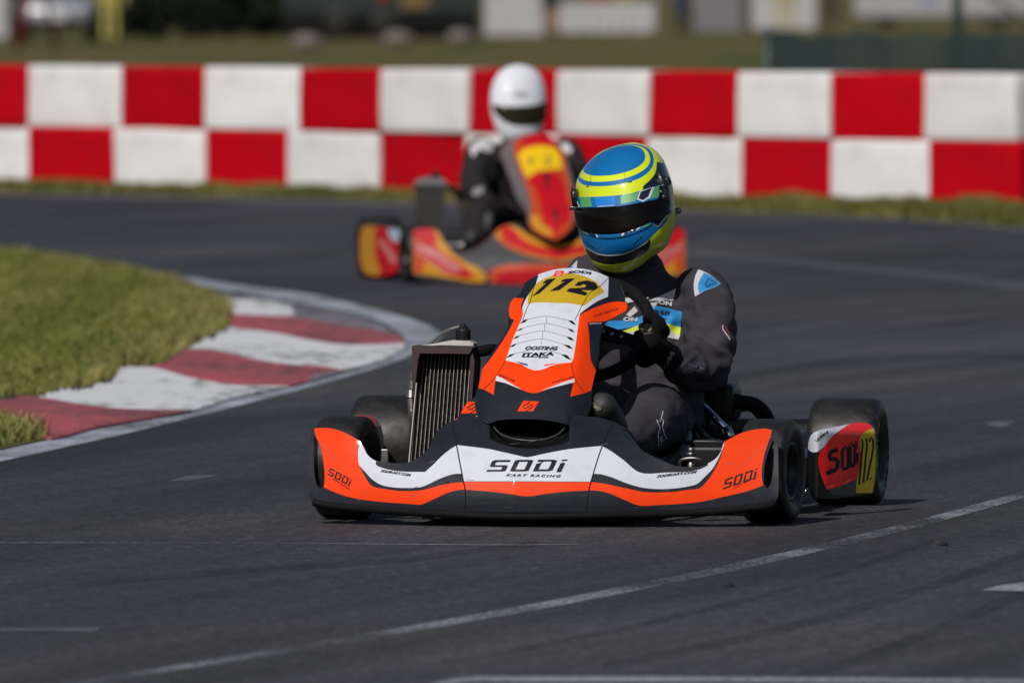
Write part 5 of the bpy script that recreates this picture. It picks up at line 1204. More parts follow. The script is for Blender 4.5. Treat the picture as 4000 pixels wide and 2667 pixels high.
L = [(ZK([(1550, 20), (1565, -60), (1640, -130), (1750, -170), (1880, -185), (2000, -150), (2090, -80), (2150, 60), (2205, 250), (2235, 420), (2225, 600), (2180, 690), (2100, 760), (2050, 792), (1980, 775), (1850, 705), (1800, 625), (1785, 540), (1700, 420), (1640, 250)]), 6),
     (ZK([(1660, -120), (1670, 0), (1740, 200), (1815, 420), (1830, 560), (1800, 640), (1850, 720), (2060, 800), (2200, 680), (2205, 400), (2150, 160), (2120, -20), (2000, -120), (1880, -160)]), 1),
     (ZK([(1700, 20), (1760, -40), (1900, -70), (2020, -60), (2080, 0), (2110, 140), (1990, 150), (1880, 170), (1790, 240), (1740, 130)]), 8), (ZK([(1700, -130), (1880, -185), (2010, -150), (2060, -90), (1990, -80), (1880, -90), (1760, -70)]), 0),
     (ZK([(1820, 560), (1860, 330), (1800, 270), (1790, 225), (1880, 165), (2060, 170), (2130, 250), (2180, 420), (2200, 600), (2100, 700), (2060, 770), (1960, 740), (1850, 680)]), 1), (ZK([(1815, 570), (1880, 560), (1920, 650), (2010, 700), (2020, 750), (1960, 745), (1850, 685)]), 2),
     (ZK([(1780, 262), (1880, 182), (1980, 165), (2060, 190), (2115, 260), (2155, 420), (2185, 560), (2165, 625), (2085, 690), (2062, 768), (2028, 745), (2018, 690), (1938, 640), (1928, 560), (1900, 440), (1858, 320)]), 0),
     (ZK([(1930, 178), (1998, 172), (1992, 330), (1965, 340), (1945, 260)]), 5), (ZK([(2010, 520), (2070, 510), (2080, 600), (2040, 630)]), 5),  # shade inside the scoop recesses, painted as darker red
     (strip(ZK([(1800, 60), (1830, 40), (1815, 110)]), 7), 3, 0), (strip(ZK([(1950, 30), (2000, 30), (1960, 70), (2000, 90), (1960, 110)]), 6), 3, 0)]
ob('front_number_panel', panel_bm(L, s3, 14, 6, .014), M2, kart2)
M_RUB2 = M_RUB
wheel(K2, kart2, 'front_wheel', 1579, 1622, 1106, 0, .256, .122, -4, .072)
bpy.data.objects[kart2.children[-1].name].location.x = -.555
wheel(K2, kart2, 'front_wheel', 2640, 2660, 1106, 0, .256, .122, -4, .072); kart2.children[-1].location.x = .555
wheel(K2, kart2, 'rear_wheel', 1402, 1564, 1080, 1.05, .275, .19, 0, .072); 
wheel(K2, kart2, 'rear_wheel', 2402, 2564, 1080, 1.05, .275, .19, 0, .072); kart2.children[-1].location.x = .58
pf2 = table([240, 280, 400, 520, 600, 640, 665], [.95, .85, .62, .46, .38, .36, .40], .03)
ps2 = lambda x, y: K2.P(x, y, pf2(max(240, min(665, (x - 1300) * 2.352))))
L = [(ZK([(262, 690), (330, 662), (480, 680), (600, 690), (650, 760), (662, 900), (622, 1060), (560, 1100), (400, 1125), (285, 1095), (255, 980), (250, 800)]), 0), (ZK([(240, 680), (330, 655), (395, 668), (385, 800), (395, 960), (440, 1080), (400, 1130), (280, 1110), (240, 900)]), 2),
     (ZK([(390, 720), (480, 700), (560, 820), (610, 960), (580, 1060), (480, 1080), (410, 960)]), 0), (strip(ZK([(430, 800), (500, 880), (570, 1000)]), 26), 4, 0), (ZK([(500, 690), (610, 690), (655, 760), (645, 810), (560, 810), (520, 760)]), 7), (ZK([(600, 820), (665, 820), (665, 960), (625, 1065), (590, 1090), (620, 960)]), 3)]
ob('side_pod', panel_bm(L, ps2, 14, 6, .03), M2, kart2)
bm = bmesh.new(); loft(bm, [((.58, .36, .13), (.02, 0, 0), (0, 0, .05)), ((.60, .42, .14), (.06, 0, 0), (0, 0, .10)), ((.62, .8, .16), (.06, 0, 0), (0, 0, .11)), ((.62, .88, .16), (.02, 0, 0), (0, 0, .07))], 18, power=3); ob('side_pod', bm, M2R, kart2)
# radiator
rd2 = empty('radiator', k(900, 690, .4)); rd2.parent = kart2; r0 = rd2.location.copy()
def rp2(nm, bm, m):
    for v in bm.verts: v.co -= r0
    return ob(nm, bm, m, rd2, smooth=False)
def pr2(bm, quad, d0, d1):
    A = [bm.verts.new(k(x, y, .40 + d0 + (690 - y) / 500 * .06)) for x, y in quad]; Bq = [bm.verts.new(v.co + Vector((0, d1 - d0, 0))) for v in A]; n = len(A)
    fs = [bm.faces.new(A), bm.faces.new(list(reversed(Bq)))] + [bm.faces.new((A[i], Bq[i], Bq[(i + 1) % n], A[(i + 1) % n])) for i in range(n)]; bmesh.ops.recalc_face_normals(bm, faces=fs)
bm = bmesh.new(); pr2(bm, [(768, 275), (1035, 290), (1000, 800), (760, 800)], .008, .05); rp2('core', bm, mat('core_dark_brown', (.020, .018, .015), .6))
bm = bmesh.new()
for i in range(12):
    x = 775 + i * 21.5; pr2(bm, [(x, 280), (x + 5, 280), (x + 1, 800), (x - 4, 800)], 0, .012)
rp2('core_tubes', bm, mat('tube_dull', (.06, .055, .05), .5))
bm = bmesh.new(); pr2(bm, [(762, 260), (800, 240), (880, 215), (1000, 225), (1040, 255), (1038, 295), (765, 290)], -.005, .06); rp2('top_tank', bm, mat('tank_grey', (.16, .16, .165), .5, metal=.3))
bm = bmesh.new(); c = k(945, 200, .48); loft(bm, [(c + Vector((0, 0, z)), (r, 0, 0), (0, r, 0)) for z, r in ((-.02, .022), (.005, .022), (.012, .014), (.022, .008))], 14); rp2('filler_cap', bm, M_BLK)
bm = bmesh.new(); tube(bm, [k(1040, 300, .5), k(1110, 330, .55), k(1180, 420, .6), k(1210, 560, .6)], .016, 10); rp2('water_hose', bm, mat('hose_tan', (.12, .09, .05), .6))
c2 = .0
sw2 = empty('steering_wheel', (.02, .42, .46)); sw2.parent = kart2
bm = bmesh.new(); tube(bm, [su * cos(t) * .15 + sv * sin(t) * .148 for t in [2 * pi * j / 32 for j in range(32)]], .0155, 10, closed=True, smooth=1); ob('rim', bm, M_SUEDE, sw2)
bm = bmesh.new()
for a in (0, 120, 240): tube(bm, [Vector((0, 0, 0)), (su * cos(radians(a)) + sv * sin(radians(a))) * .145], .010, 8, smooth=0, flat=.4)
ob('spokes', bm, M_MATTE, sw2)
bm = bmesh.new(); tube(bm, [(.02, .42, .46), (.02, .2, .27), (.0, -.02, .1)], .010, 8); ob('steering_column', bm, M_FRM, kart2)
bm = bmesh.new()
for s in (-1, 1):
    tube(bm, [(s * .20, -.22, .06), (s * .24, -.1, .05), (s * .33, .15, .05), (s * .33, .7, .05), (s * .28, 1.1, .06)], .015, 10); tube(bm, [(s * .24, 0, .055), (s * .50, .0, .11)], .014, 10, smooth=0)
for y in (-.22, .3, 1.0): tube(bm, [(-.3, y, .055), (.3, y, .055)], .015, 10, smooth=0)
ob('chassis_frame', bm, M_FRM, kart2)
bm = bmesh.new(); box(bm, (0, .22, .042), (.56, .95, .004)); ob('floor_tray', bm, M2G, kart2, smooth=False)
bm = bmesh.new(); tube(bm, [(-.6, 1.05, .136), (.6, 1.05, .136)], .025, 12, smooth=0); ob('rear_axle', bm, M_FRM, kart2)
bm = bmesh.new(); loft(bm, [((-.60, 1.25, .15), (0, .02, 0), (0, 0, .03)), ((-.55, 1.25, .15), (0, .045, 0), (0, 0, .06)), ((.55, 1.25, .15), (0, .045, 0), (0, 0, .06)), ((.60, 1.25, .15), (0, .02, 0), (0, 0, .03))], 14, power=3); ob('rear_bumper', bm, M_BLK, kart2)
bm = bmesh.new(); rows = []
for a_ in range(9):
    t = a_ / 8; b = .50 + .46 * t; zb = .055 if t < .6 else .055 + (t - .6) ** 1.2 * .75; hw = .185 + .025 * sin(pi * t); hh = .09 + .10 * sstep(.15, .7, t)
    rows.append([bm.verts.new((-cos(pi * j / 16) * hw, b, zb + hh * (1 - sin(pi * j / 16) ** .7))) for j in range(17)])
for a_ in range(8):
    for j in range(16): bm.faces.new((rows[a_][j], rows[a_][j + 1], rows[a_ + 1][j + 1], rows[a_ + 1][j]))
o = ob('seat', bm, M2G, kart2); md = o.modifiers.new('t', 'SOLIDIFY'); md.thickness = .006
bm = bmesh.new(); box(bm, (.42, .75, .2), (.22, .26, .26), bevel=.03); ob('engine', bm, M_FRM, kart2)

# ---- its driver
OFF2 = Vector((.0, .78, .06))
drv2 = person_root(K2, OFF2, 'driver in a black suit and plain white helmet steering the red and yellow kart')
ph = lambda x, y, b: K2.P(*ZH([(x, y)])[0], b)
M_SUIT2 = mat('black_race_suit', (.018, .015, .017), .85, var=.2, vscale=11, bump=.2, bscale=200, spec=.25)
J2 = dict(
    torso=[(ph(640, 1640, .82), (.12, 0, 0), (0, .09, 0)), (ph(650, 1560, .82), (.165, 0, 0), (0, .115, 0)), (ph(655, 1380, .82), (.155, 0, 0), (0, .11, 0)), (ph(655, 1150, .80), (.175, 0, 0), (0, .12, 0)), (ph(652, 980, .79), (.19, 0, 0), (0, .112, .01)),
           (ph(650, 880, .78), (.18, 0, 0), (0, .098, .01)), (ph(645, 830, .77), (.13, 0, 0), (0, .085, 0)), (ph(640, 785, .76), (.08, 0, 0), (0, .075, 0)), (ph(635, 700, .75), (.064, 0, 0), (0, .064, 0))],
    arm_l=[(ph(1035, 890, .77), .072), (ph(1110, 1040, .70), .064), (ph(1110, 1200, .60), .062), (ph(1010, 1210, .52), .052), (ph(930, 1170, .46), .038)],
    arm_r=[(ph(290, 880, .77), .072), (ph(240, 1040, .70), .066), (ph(225, 1200, .60), .063), (ph(300, 1240, .52), .053), (ph(400, 1200, .46), .038)],
    leg_l=[(ph(780, 1560, .74), .098), (ph(900, 1500, .55), .09), (ph(1000, 1480, .35), .078), (ph(1000, 1600, .2), .062), (ph(960, 1700, .06), .046)],
    leg_r=[(ph(540, 1560, .74), .098), (k(1480, 620, .55), .09), (k(1350, 560, .35), .080), (k(1320, 720, .2), .063), (k(1290, 850, .04), .046)])
b2 = build_body(None, J2, .009, .004, 8); bv2 = BVHTree.FromBMesh(b2)
pob('body', b2, M_SUIT2, drv2, OFF2)
h2 = lambda x, y: hit(K2, bv2, x, y)
def decal2(name, polys, m, off=.004):
    bm = bmesh.new(); add_patch(bm, [(p, 0) for p in polys], h2, 9, 5, Vector((0, -off, 0)))
    pob(name, bm, m, drv2, OFF2)
M_SW = mat('shoulder_white', (.55, .52, .55), .7)
decal2('shoulder_patch', [ZH([(190, 850), (260, 780), (330, 760), (400, 800), (380, 880), (310, 870), (270, 850), (215, 930)])], M_SW)
decal2('shoulder_patch', [ZH([(950, 820), (1040, 800), (1090, 860), (1060, 900), (980, 860)])], M_SW)
decal2('sleeve_lettering', [ZH([(200, 1240), (240, 1200), (310, 1190), (300, 1240), (230, 1270)])], mat('pale_lettering', (.28, .27, .28), .7))
decal2('knee_patch', [ZK([(1400, 560), (1450, 540), (1490, 620), (1480, 720), (1430, 740), (1400, 660)])], mat('knee_grey', (.20, .19, .20), .7))
for pa, pb_ in ((k(1285, 850, .04), k(1275, 780, -.08)), (ph(960, 1700, .05), ph(955, 1640, -.08))):
    bm = bmesh.new(); boot(bm, pa, pb_, .046); pob('boot', remesh(bm, .007, 4), M_BOOT, drv2, OFF2)
def glove2(c, wrist, sgn):
    bm = bmesh.new(); er = Vector((sgn, 0, 0))
    for s, ln in ((.036, 185), (.012, 195), (-.012, 192), (-.035, 178)):
        cone(bm, [(c + sv * s + (er * cos(radians(p)) - un * sin(radians(p))) * .0285, .0118) for p in [-35 + (ln + 20) * j / 6 for j in range(7)]], 8)
    pal = c + er * .03 + un * .022
    loft(bm, [(pal + sv * .046, er * .012, un * .02), (pal + sv * .034, er * .02, un * .032), (pal - sv * .034, er * .02, un * .032), (pal - sv * .05, er * .012, un * .02)], 12)
    cone(bm, [(c + er * .03 + un * .034 + sv * .03, .0165), (c + un * .034 + sv * .05, .0145), (c - er * .016 + un * .02 + sv * .054, .012)], 8)
    cone(bm, [(pal, .032), (wrist, .038)], 12); return remesh(bm, .005, 2)
swc = Vector((.02, .42, .46))
pob('glove', glove2(swc - su * .15, ph(400, 1200, .46), -1), M_GLV, drv2, OFF2); pob('glove', glove2(swc + su * .15, ph(930, 1170, .46), 1), M_GLV, drv2, OFF2)
hl2 = [(600, 118), (520, 135), (450, 180), (405, 250), (378, 330), (368, 420), (370, 500), (385, 580), (410, 660), (440, 720), (480, 770), (540, 805), (600, 818)]
hr2 = [(640, 118), (720, 135), (790, 180), (830, 250), (852, 340), (860, 430), (858, 520), (845, 600), (830, 670), (805, 730), (760, 780), (700, 808), (640, 818)]
S2 = Shell(K2, ZH, hl2, hr2, .74, 1.25); S2.at.__func__
_at = S2.at
M_HW = mat('plain_white_helmet', (.66, .68, .73), .5, coat=.08, var=.03, spec=.3)
bm = S2.build([(ZH([(440, 770), (540, 800), (700, 800), (800, 760), (760, 860), (500, 860)]), 1)], lambda v, kk: 1 if v > .9 else 0, res=12, ny=60)
hel2 = pob('helmet', bm, [M_HW, H_M[6]], drv2, OFF2)
bm = S2.panel([(ZH([(395, 462), (430, 474), (540, 484), (650, 484), (780, 466), (862, 432), (866, 565), (830, 622), (740, 645), (640, 650), (560, 640), (485, 604), (435, 555), (405, 505)]), 0)], .004, res=12)
pob('visor', bm, mat('iridium_visor', (.016, .012, .003), .12, spec=.25), hel2, OFF2).location = (0, 0, 0)
bm = S2.panel([(ZH([(560, 370), (600, 350), (680, 350), (700, 370), (680, 395), (580, 395)]), 0)], .003, res=12)
pob('top_vent', bm, mat('vent_grey', (.40, .41, .44), .5), hel2, OFF2).location = (0, 0, 0)

# ================================================================== what stands beyond the barrier
def at(px, d, z=0.0): return Vector(((px - 2000) / FPX * d, d, z))
def part(nm, bm, m, parent, smooth=True):
    for v in bm.verts: v.co -= parent.location
    return ob(nm, bm, m, parent, smooth)
# green netting fence
M_NET = ramp_mat('fence_net', [(.3, (.007, .016, .017)), (.55, (.013, .024, .024)), (.75, (.028, .040, .028))], 1.2, stretch=(1, 1, .4), bump=.4, bscale=60)
M_POST = mat('fence_post_green', (.018, .040, .032), .5)
f0, f1 = at(2995, 93.5), at(4300, 92.0); fe = empty('mesh_fence', f0); tag(fe, 'low dark green mesh fence behind the right end of the barrier', 'fence')
bm = bmesh.new(); n = 60
for i in range(n):
    a, b = f0 + (f1 - f0) * i / n, f0 + (f1 - f0) * (i + 1) / n
    w0 = .015 * sin(i * .8); w1 = .015 * sin((i + 1) * .8); h0 = .90 + .05 * noise.noise((i * .2, 0, 0)); h1_ = .90 + .05 * noise.noise(((i + 1) * .2, 0, 0))
    vs = [bm.verts.new(a + Vector((0, w0, .0))), bm.verts.new(b + Vector((0, w1, .0))), bm.verts.new(b + Vector((0, w1, h1_))), bm.verts.new(a + Vector((0, w0, h0)))]; bm.faces.new(vs)
bmesh.ops.remove_doubles(bm, verts=bm.verts[:], dist=.0005)
o = part('net', bm, M_NET, fe); md = o.modifiers.new('t', 'SOLIDIFY'); md.thickness = .006
for px, h in ((3000, .95), (3745, 2.0), (4290, 2.0)):
    c = f0 + (f1 - f0) * ((px - 2995) / (4300 - 2995)); bm = bmesh.new(); tube(bm, [c + Vector((0, .04, 0)), c + Vector((0, .04, h))], .042, 10, smooth=0); part('post', bm, M_POST, fe)
bm = bmesh.new()
for z in (1.05, 1.35, 1.65, 1.95): tube(bm, [f0 + (f1 - f0) * .575 + Vector((0, .04, z)), f1 + Vector((0, .04, z))], .004, 6, smooth=0)
o = part('wires', bm, M_POST, fe)
# people standing beyond the grass
def figure(px, d, cols, label, h=1.75, turn=0., stance=.10, arms=.08):
    r = empty('person', at(px, d), turn); tag(r, label, 'person'); s = h / 1.75; bm = bmesh.new()
    for sg in (-1, 1):
        cone(bm, [((sg * stance, 0, .06), .050), ((sg * stance, .01, .45), .062), ((sg * .085, 0, .90), .095)]); cone(bm, [((sg * stance, .02, .05), .045), ((sg * stance * 1.1, -.15, .04), .036)])
        cone(bm, [((sg * .19, 0, 1.40), .058), ((sg * (.24 + arms), .02, 1.12), .047), ((sg * (.22 + arms), -.06, .88), .040), ((sg * (.21 + arms), -.08, .78), .038)])
    loft(bm, [((0, 0, .85), (.165, 0, 0), (0, .105, 0)), ((0, 0, 1.08), (.145, 0, 0), (0, .10, 0)), ((0, 0, 1.32), (.185, 0, 0), (0, .115, 0)), ((0, 0, 1.44), (.15, 0, 0), (0, .09, 0)), ((0, 0, 1.52), (.06, 0, 0), (0, .06, 0)), ((0, 0, 1.58), (.055, 0, 0), (0, .058, 0)), ((0, -.01, 1.66), (.078, 0, 0), (0, .095, 0)), ((0, 0, 1.75), (.05, 0, 0), (0, .06, 0))], 16)
    b2 = remesh(bm, .02, 3)
    for v in b2.verts: v.co *= s
    for f in b2.faces:
        z = f.calc_center_median().z / s; x = abs(f.calc_center_median().x)
        f.material_index = 0 if z > 1.52 or (x > .2 and z < .92 and z > .6) else (1 if z > .98 or x > .2 else (2 if z > cols[3] else (3 if z > .1 else 4)))
    o = ob('body', b2, [M_SKIN, cols[0], cols[1], cols[2], M_MATTE], r); return r
M_SKIN = mat('skin', (.36, .20, .14), .6); M_HV = mat('hi_vis_yellow', (.42, .36, .09), .7, var=.12); M_DK = mat('dark_cloth', (.02, .021, .025), .8); M_BLU = mat('blue_cloth', (.018, .035, .09), .8); M_GRYC = mat('grey_cloth', (.09, .09, .10), .8)
figure(432, 248, (M_HV, M_HV, M_HV, .12), 'person in pale yellow overalls standing beside the silver car', stance=.11)
figure(2160, 277, (M_DK, M_DK, M_SKIN, .62), 'person in dark shorts with bare legs beside the white tent wall', stance=.08)
figure(2660, 285, (M_BLU, M_BLU, M_DK, .5), 'person in dark blue standing just right of the white cloth table', stance=.08)
figure(3065, 300, (M_HV, M_HV, M_HV, .10), 'person in long pale yellow coat in front of the pale tents', stance=.17)
figure(3245, 325, (M_GRYC, M_DK, M_DK, .5), 'person in dark grey left of the long white van', stance=.1)
# bushes and the trailer
M_LEAFD = [leaf('hedge_dark', (.010, .018, .009)), leaf('hedge_mid', (.022, .032, .016)), leaf('hedge_light', (.04, .05, .028))]
def bush(px, d, rx, hz, label, seed, nlf=5200):
    r = empty('bush', at(px, d)); tag(r, label, 'bush', 'dark bushes beyond the grass'); rnd = random.Random(seed); V, Fc, MI = [], [], []
    for _ in range(nlf):
        while True:
            p = Vector((rnd.uniform(-1, 1), rnd.uniform(-1, 1), rnd.uniform(-1, 1)))
            if .25 < p.length < 1 + .35 * noise.noise(p * 2.2 + Vector((seed, 0, 0))): break
        c = Vector((p.x * rx, p.y * rx * .7, hz * .46 + p.z * hz * .5)); a = Vector((rnd.gauss(0, 1), rnd.gauss(0, 1), rnd.gauss(0, 1))).normalized(); b = a.orthogonal().normalized(); s = rnd.uniform(.05, .11); n_ = len(V)
        V += [tuple(c + a * s), tuple(c + b * s * .5), tuple(c - a * s), tuple(c - b * s * .5)]; Fc.append((n_, n_ + 1, n_ + 2, n_ + 3)); q_ = noise.noise(p * 3 + Vector((0, seed, 0))) + rnd.uniform(-.2, .2); MI.append(0 if q_ < 0 else (1 if q_ < .3 else 2))
    me = bpy.data.meshes.new('crown'); me.from_pydata(V, [], Fc); [me.materials.append(m) for m in M_LEAFD]; me.polygons.foreach_set('material_index', MI); o = bpy.data.objects.new('crown', me); COL.objects.link(o); o.parent = r
    bm = bmesh.new(); tube(bm, [(0, 0, 0), (.05, 0, hz * .3), (0, .05, hz * .7)], [.09, .07, .03], 8); tube(bm, [(0, 0, hz * .2), (rx * .4, 0, hz * .6)], [.05, .02], 6); tube(bm, [(0, 0, hz * .2), (-rx * .4, 0, hz * .6)], [.05, .02], 6); ob('trunk', bm, mat('bark', (.04, .03, .022), .9), r)
bush(570, 262, 1.0, 2.2, 'dark bush just right of the person in pale yellow overalls', 2)
bush(800, 268, 1.25, 2.6, 'dark bush midway between the yellow overalls and the trailer', 3)
bush(1010, 272, 1.15, 2.4, 'dark bush touching the left end of the dark trailer', 4)
bush(-40, 270, .8, 2.3, 'dark bush at the far left behind the red gate frame', 5)
tr = empty('trailer', at(1490, 262)); tag(tr, 'long near black box trailer parked beyond the grass', 'trailer')
M_TRL = mat('trailer_dark', (.016, .024, .026), .5, var=.2, vscale=1.5); cx = at(1490, 262)
bm = bmesh.new(); box(bm, cx + Vector((0, 0, 1.55)), (4.3, 2.0, 2.1), bevel=.06); part('body', bm, M_TRL, tr)
bm = bmesh.new(); box(bm, cx + Vector((0, -.98, .30)), (4.25, .06, .56), bevel=.02); part('under_shade_board', bm, M_MATTE, tr)  # added matte black board, stands for the shade beneath the body
for dx in (-.9, .1):
    bm = bmesh.new(); lathe(bm, [(-.1, .18), (-.11, .28), (-.08, .33), (.08, .33), (.11, .28), (.1, .18)], cx + Vector((dx, -1.03, .33)), (0, 1, 0), seg=24); ball(bm, cx + Vector((dx, -1.06, .33)), .19, seg=12, sc=(1, .3, 1)); part('wheel', bm, M_RUB, tr)
bm = bmesh.new(); box(bm, cx + Vector((.75, -1.02, .82)), (.62, .03, .30), bevel=.01); part('amber_panel', bm, mat('amber_panel', (.16, .095, .03), .6), tr)
bm = bmesh.new(); box(bm, cx + Vector((.05, -1.02, .93)), (.26, .03, .16), bevel=.01); part('tail_lamp', bm, mat('lamp_red', (.24, .01, .012), .4), tr)
# silver car, red frame, white awning at the far left
M_CAR = mat('silver_paint', (.30, .31, .34), .3, metal=.3, coat=.6); cc = at(225, 252); car = empty('parked_car', cc); tag(car, 'silver car seen head on between the red frame and yellow overalls', 'car')
bm = bmesh.new()
loft(bm, [(cc + Vector((0, -1.95, .52)), (.62, 0, 0), (0, 0, .20)), (cc + Vector((0, -1.8, .55)), (.76, 0, 0), (0, 0, .30)), (cc + Vector((0, -1.0, .62)), (.80, 0, 0), (0, 0, .36)), (cc + Vector((0, 1.6, .66)), (.80, 0, 0), (0, 0, .38)), (cc + Vector((0, 1.9, .66)), (.72, 0, 0), (0, 0, .30))], 28, power=4); part('body', bm, M_CAR, car)
bm = bmesh.new(); loft(bm, [(cc + Vector((0, -.9, .98)), (.70, 0, 0), (0, .1, .02)), (cc + Vector((0, -.1, 1.25)), (.64, 0, 0), (0, .7, 0)), (cc + Vector((0, .3, 1.45)), (.56, 0, 0), (0, .9, 0))], 24, power=4); part('cabin', bm, mat('car_glass', (.02, .025, .03), .1), car)
bm = bmesh.new(); box(bm, cc + Vector((0, -1.97, .36)), (1.1, .08, .20), bevel=.03); part('grille', bm, M_MATTE, car)
bm = bmesh.new(); box(bm, cc + Vector((0, -2.0, .50)), (.50, .03, .11), bevel=.01); part('number_plate', bm, mat('plate_white', (.5, .5, .5), .5), car)
for sx in (-1, 1):
    bm = bmesh.new(); ball(bm, cc + Vector((sx * .56, -1.88, .66)), .13, seg=14, sc=(1.1, .5, .75)); part('headlight', bm, mat('headlight_glass', (.5, .52, .55), .15, coat=.5), car)
    for dy in (-1.25, 1.3):
        bm = bmesh.new(); lathe(bm, [(-.09, .19), (-.1, .28), (-.07, .31), (.07, .31), (.1, .28), (.09, .19)], cc + Vector((sx * .72, dy, .31)), (1, 0, 0), seg=24); part('wheel', bm, M_RUB, car)
c = at(70, 225); fr = empty('gate_frame', c); tag(fr, 'slanted dark red metal frame at the far left edge', 'frame')
bm = bmesh.new(); tube(bm, [c + Vector((-.02, 0, 0)), c + Vector((.35, 0, 1.7))], .075, 10, smooth=0); part('leg', bm, mat('frame_red', (.16, .008, .018), .5), fr)
bm = bmesh.new(); tube(bm, [c + Vector((.72, 0, 0)), c + Vector((.35, 0, 1.7))], .05, 10, smooth=0); part('leg', bm, mat('frame_red_dark', (.07, .008, .014), .5), fr)
# tents, table, van
M_TENT = mat('white_canvas', (.40, .40, .41), .8, var=.08, vscale=3, bump=.3, bscale=4); M_TENTG = mat('grey_canvas', (.16, .16, .17), .8, var=.12, vscale=2)
def tent(px0, px1, d, m, label, wall=1.0, hh=2.1):
    a, b = at(px0, d), at(px1, d); mid = (a + b) / 2; wdt = (b - a).length; t = empty('gazebo', mid); tag(t, label, 'tent')
    bm = bmesh.new(); n = 16; rows = []
    for i in range(n + 1):
        x = -wdt / 2 + wdt * i / n; y = .006 * sin(i * 1.7); rows.append((bm.verts.new(mid + Vector((x, y, .02))), bm.verts.new(mid + Vector((x, y * .3, hh)))))
    for i in range(n): bm.faces.new((rows[i][0], rows[i + 1][0], rows[i + 1][1], rows[i][1]))
    o = part('side_wall', bm, m, t, False); md = o.modifiers.new('t', 'SOLIDIFY'); md.thickness = .01
    bm = bmesh.new(); ap = bm.verts.new(mid + Vector((0, wdt / 2, hh + .7))); q4 = [bm.verts.new(mid + Vector((x * (wdt / 2 + .05), y, hh + .02))) for x, y in ((-1, -.06), (1, -.06), (1, wdt), (-1, wdt))]
    for i in range(4): bm.faces.new((q4[i], q4[(i + 1) % 4], ap))
    part('roof', bm, m, t, False)
    for x, y in ((-1, -.03), (1, -.03), (1, wdt), (-1, wdt)):
        bm = bmesh.new(); tube(bm, [mid + Vector((x * wdt / 2, y, 0)), mid + Vector((x * wdt / 2, y, hh))], .025, 8, smooth=0); part('leg', bm, M_ALU, t)
tent(1885, 2126, 277, M_TENT, 'narrow bright white tent wall right of the dark trailer')
tent(2700, 2905, 292, M_TENTG, 'grey tent wall between the blue person and the yellow coat')
tent(2930, 3190, 312, M_TENT, 'pale tent wall behind the person in the long yellow coat')
tent(-260, 34, 262, M_TENT, 'white tent wall cut off by the left edge')
c = at(2370, 282); tb = empty('table', c); tag(tb, 'long table under a white cloth beside the bare legged person', 'table')
bm = bmesh.new(); box(bm, c + Vector((0, 0, .735)), (2.25, .75, .03), bevel=.008); part('tabletop', bm, M_TENT, tb)
for sx in (-1, 1):
    for sy in (-1, 1): bm = bmesh.new(); tube(bm, [c + Vector((sx * 1.05, sy * .32, 0)), c + Vector((sx * 1.05, sy * .32, .72))], .022, 8, smooth=0); part('leg', bm, M_FRM, tb)
bm = bmesh.new(); n = 40; rows = []
for i in range(n + 1):
    x = -1.14 + 2.28 * i / n; y = -.385 + .02 * sin(i * 1.3); rows.append((bm.verts.new(c + Vector((x, y - .02 * abs(sin(i * .65)), .06 + .05 * noise.noise((i * .3, 0, 0))))), bm.verts.new(c + Vector((x, -.38, .757)))))
for i in range(n): bm.faces.new((rows[i][0], rows[i + 1][0], rows[i + 1][1], rows[i][1]))
for v in bm.verts: pass
cl = ob('tablecloth', bm, M_TENT, smooth=False); cl.modifiers.new('t', 'SOLIDIFY').thickness = .006; tag(cl, 'white cloth hanging down the front of the long table', 'tablecloth')
for dx, wd, hh, m, nm, lb in ((-.16, .52, .22, mat('crate_red', (.24, .03, .018), .6), 'red', 'dark red crate on the white cloth table'), (.46, .50, .18, mat('crate_mustard', (.24, .17, .04), .6), 'mustard', 'mustard yellow crate on the white cloth table')):
    bm = bmesh.new(); box(bm, (0, 0, hh / 2), (wd, .34, hh), bevel=.012); tp = [f for f in bm.faces if f.normal.z > .9 and f.calc_area() > .05]; bmesh.ops.inset_region(bm, faces=tp, thickness=.02); bmesh.ops.translate(bm, verts=list({v for f in tp for v in f.verts}), vec=(0, 0, -hh * .7))
    o = ob('crate', bm, m, smooth=False); o.location = c + Vector((dx, -.12, .762)); tag(o, lb, 'crate', 'crates on the table')
c = at(3680, 318); van = empty('parked_van', c); tag(van, 'long white van parked side on behind the green fence', 'van'); M_VAN = mat('van_white', (.36, .355, .37), .4, coat=.4)
bm = bmesh.new(); box(bm, c + Vector((0, 0, 1.20)), (4.7, 1.9, 1.90), bevel=.14); part('body', bm, M_VAN, van)
bm = bmesh.new(); box(bm, c + Vector((-1.6, -.955, 1.55)), (.9, .02, .55), bevel=.008); part('window', bm, mat('van_glass', (.03, .035, .05), .1), van)
bm = bmesh.new(); box(bm, c + Vector((-.35, -.955, .75)), (.42, .02, .3), bevel=.008); part('blue_panel', bm, mat('van_blue', (.20, .23, .40), .5), van)
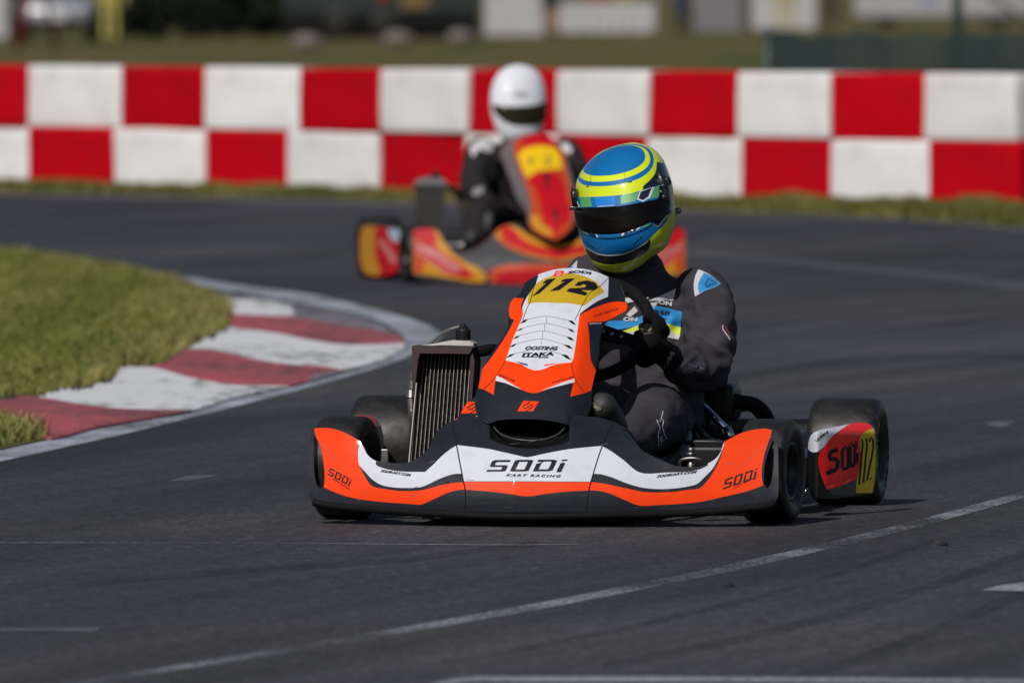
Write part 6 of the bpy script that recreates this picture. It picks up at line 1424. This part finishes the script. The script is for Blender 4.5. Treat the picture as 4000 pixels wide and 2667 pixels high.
for dx in (-1.5, 1.45):
    bm = bmesh.new(); lathe(bm, [(-.1, .18), (-.11, .28), (-.08, .32), (.08, .32), (.11, .28), (.1, .18)], c + Vector((dx, -.72, .32)), (0, 1, 0), seg=24); ball(bm, c + Vector((dx, -.76, .32)), .19, seg=12, sc=(1, .3, 1)); part('wheel', bm, M_RUB, van)
bm = bmesh.new(); c = at(3930, 290); tube(bm, [c + Vector((-.42, 0, .95)), c + Vector((.45, 0, .28)), c + Vector((.7, 0, .0))], .07, 8, smooth=0); tag(ob('leaning_pole', bm, mat('pole_brown', (.05, .042, .036), .7)), 'brown pole leaning down in front of the white van', 'pole')
# pale sandbags lying on the verge
M_BAG = mat('sandbag', (.17, .15, .13), .85, var=.15, vscale=6)
for i, (px, d, wd, lb) in enumerate(((1198, 226, .60, 'pale sandbag lying in front of the middle of the trailer'), (1555, 236, .62, 'pale sandbag below the amber panel of the trailer'), (1800, 243, .55, 'pale sandbag next to the narrow white tent wall'))):
    bm = bmesh.new(); loft(bm, [((-wd / 2, 0, .10), (0, .06, 0), (0, 0, .04)), ((-wd * .4, 0, .13), (0, .15, 0), (0, 0, .12)), ((0, 0, .15), (0, .18, 0), (0, 0, .15)), ((wd * .4, 0, .12), (0, .15, 0), (0, 0, .115)), ((wd / 2, 0, .10), (0, .06, 0), (0, 0, .04))], 18, power=2.6)
    wrinkle(bm, .012, i * 3, (5, 5, 5)); o = ob('sandbag', bm, M_BAG); o.location = at(px, d, .0); o.rotation_euler = (0, 0, .15 * i - .1); tag(o, lb, 'sandbag', 'sandbags lying on the far grass')
# bits of rubber on the asphalt
M_RB = mat('rubber_crumb', (.010, .010, .011), .8)
for px, py, s, lb in ((3683, 2130, .011, 'small black lump of rubber on the asphalt right of the karts'), (2850, 2290, .009, 'thin flat scrap of rubber below the front kart')):
    bm = bmesh.new(); ball(bm, (0, 0, s * .3), s, seg=12, sc=(1.2, 1, .45)); ball(bm, (-s * .2, 0, s * .5), s * .5, seg=10)
    b2 = remesh(bm, .002, 1); wrinkle(b2, .0015, 4, (60, 60, 60)); o = ob('rubber_scrap', b2, M_RB); o.location = G(px, py); tag(o, lb, 'rubber scrap', 'rubber scraps on the asphalt')
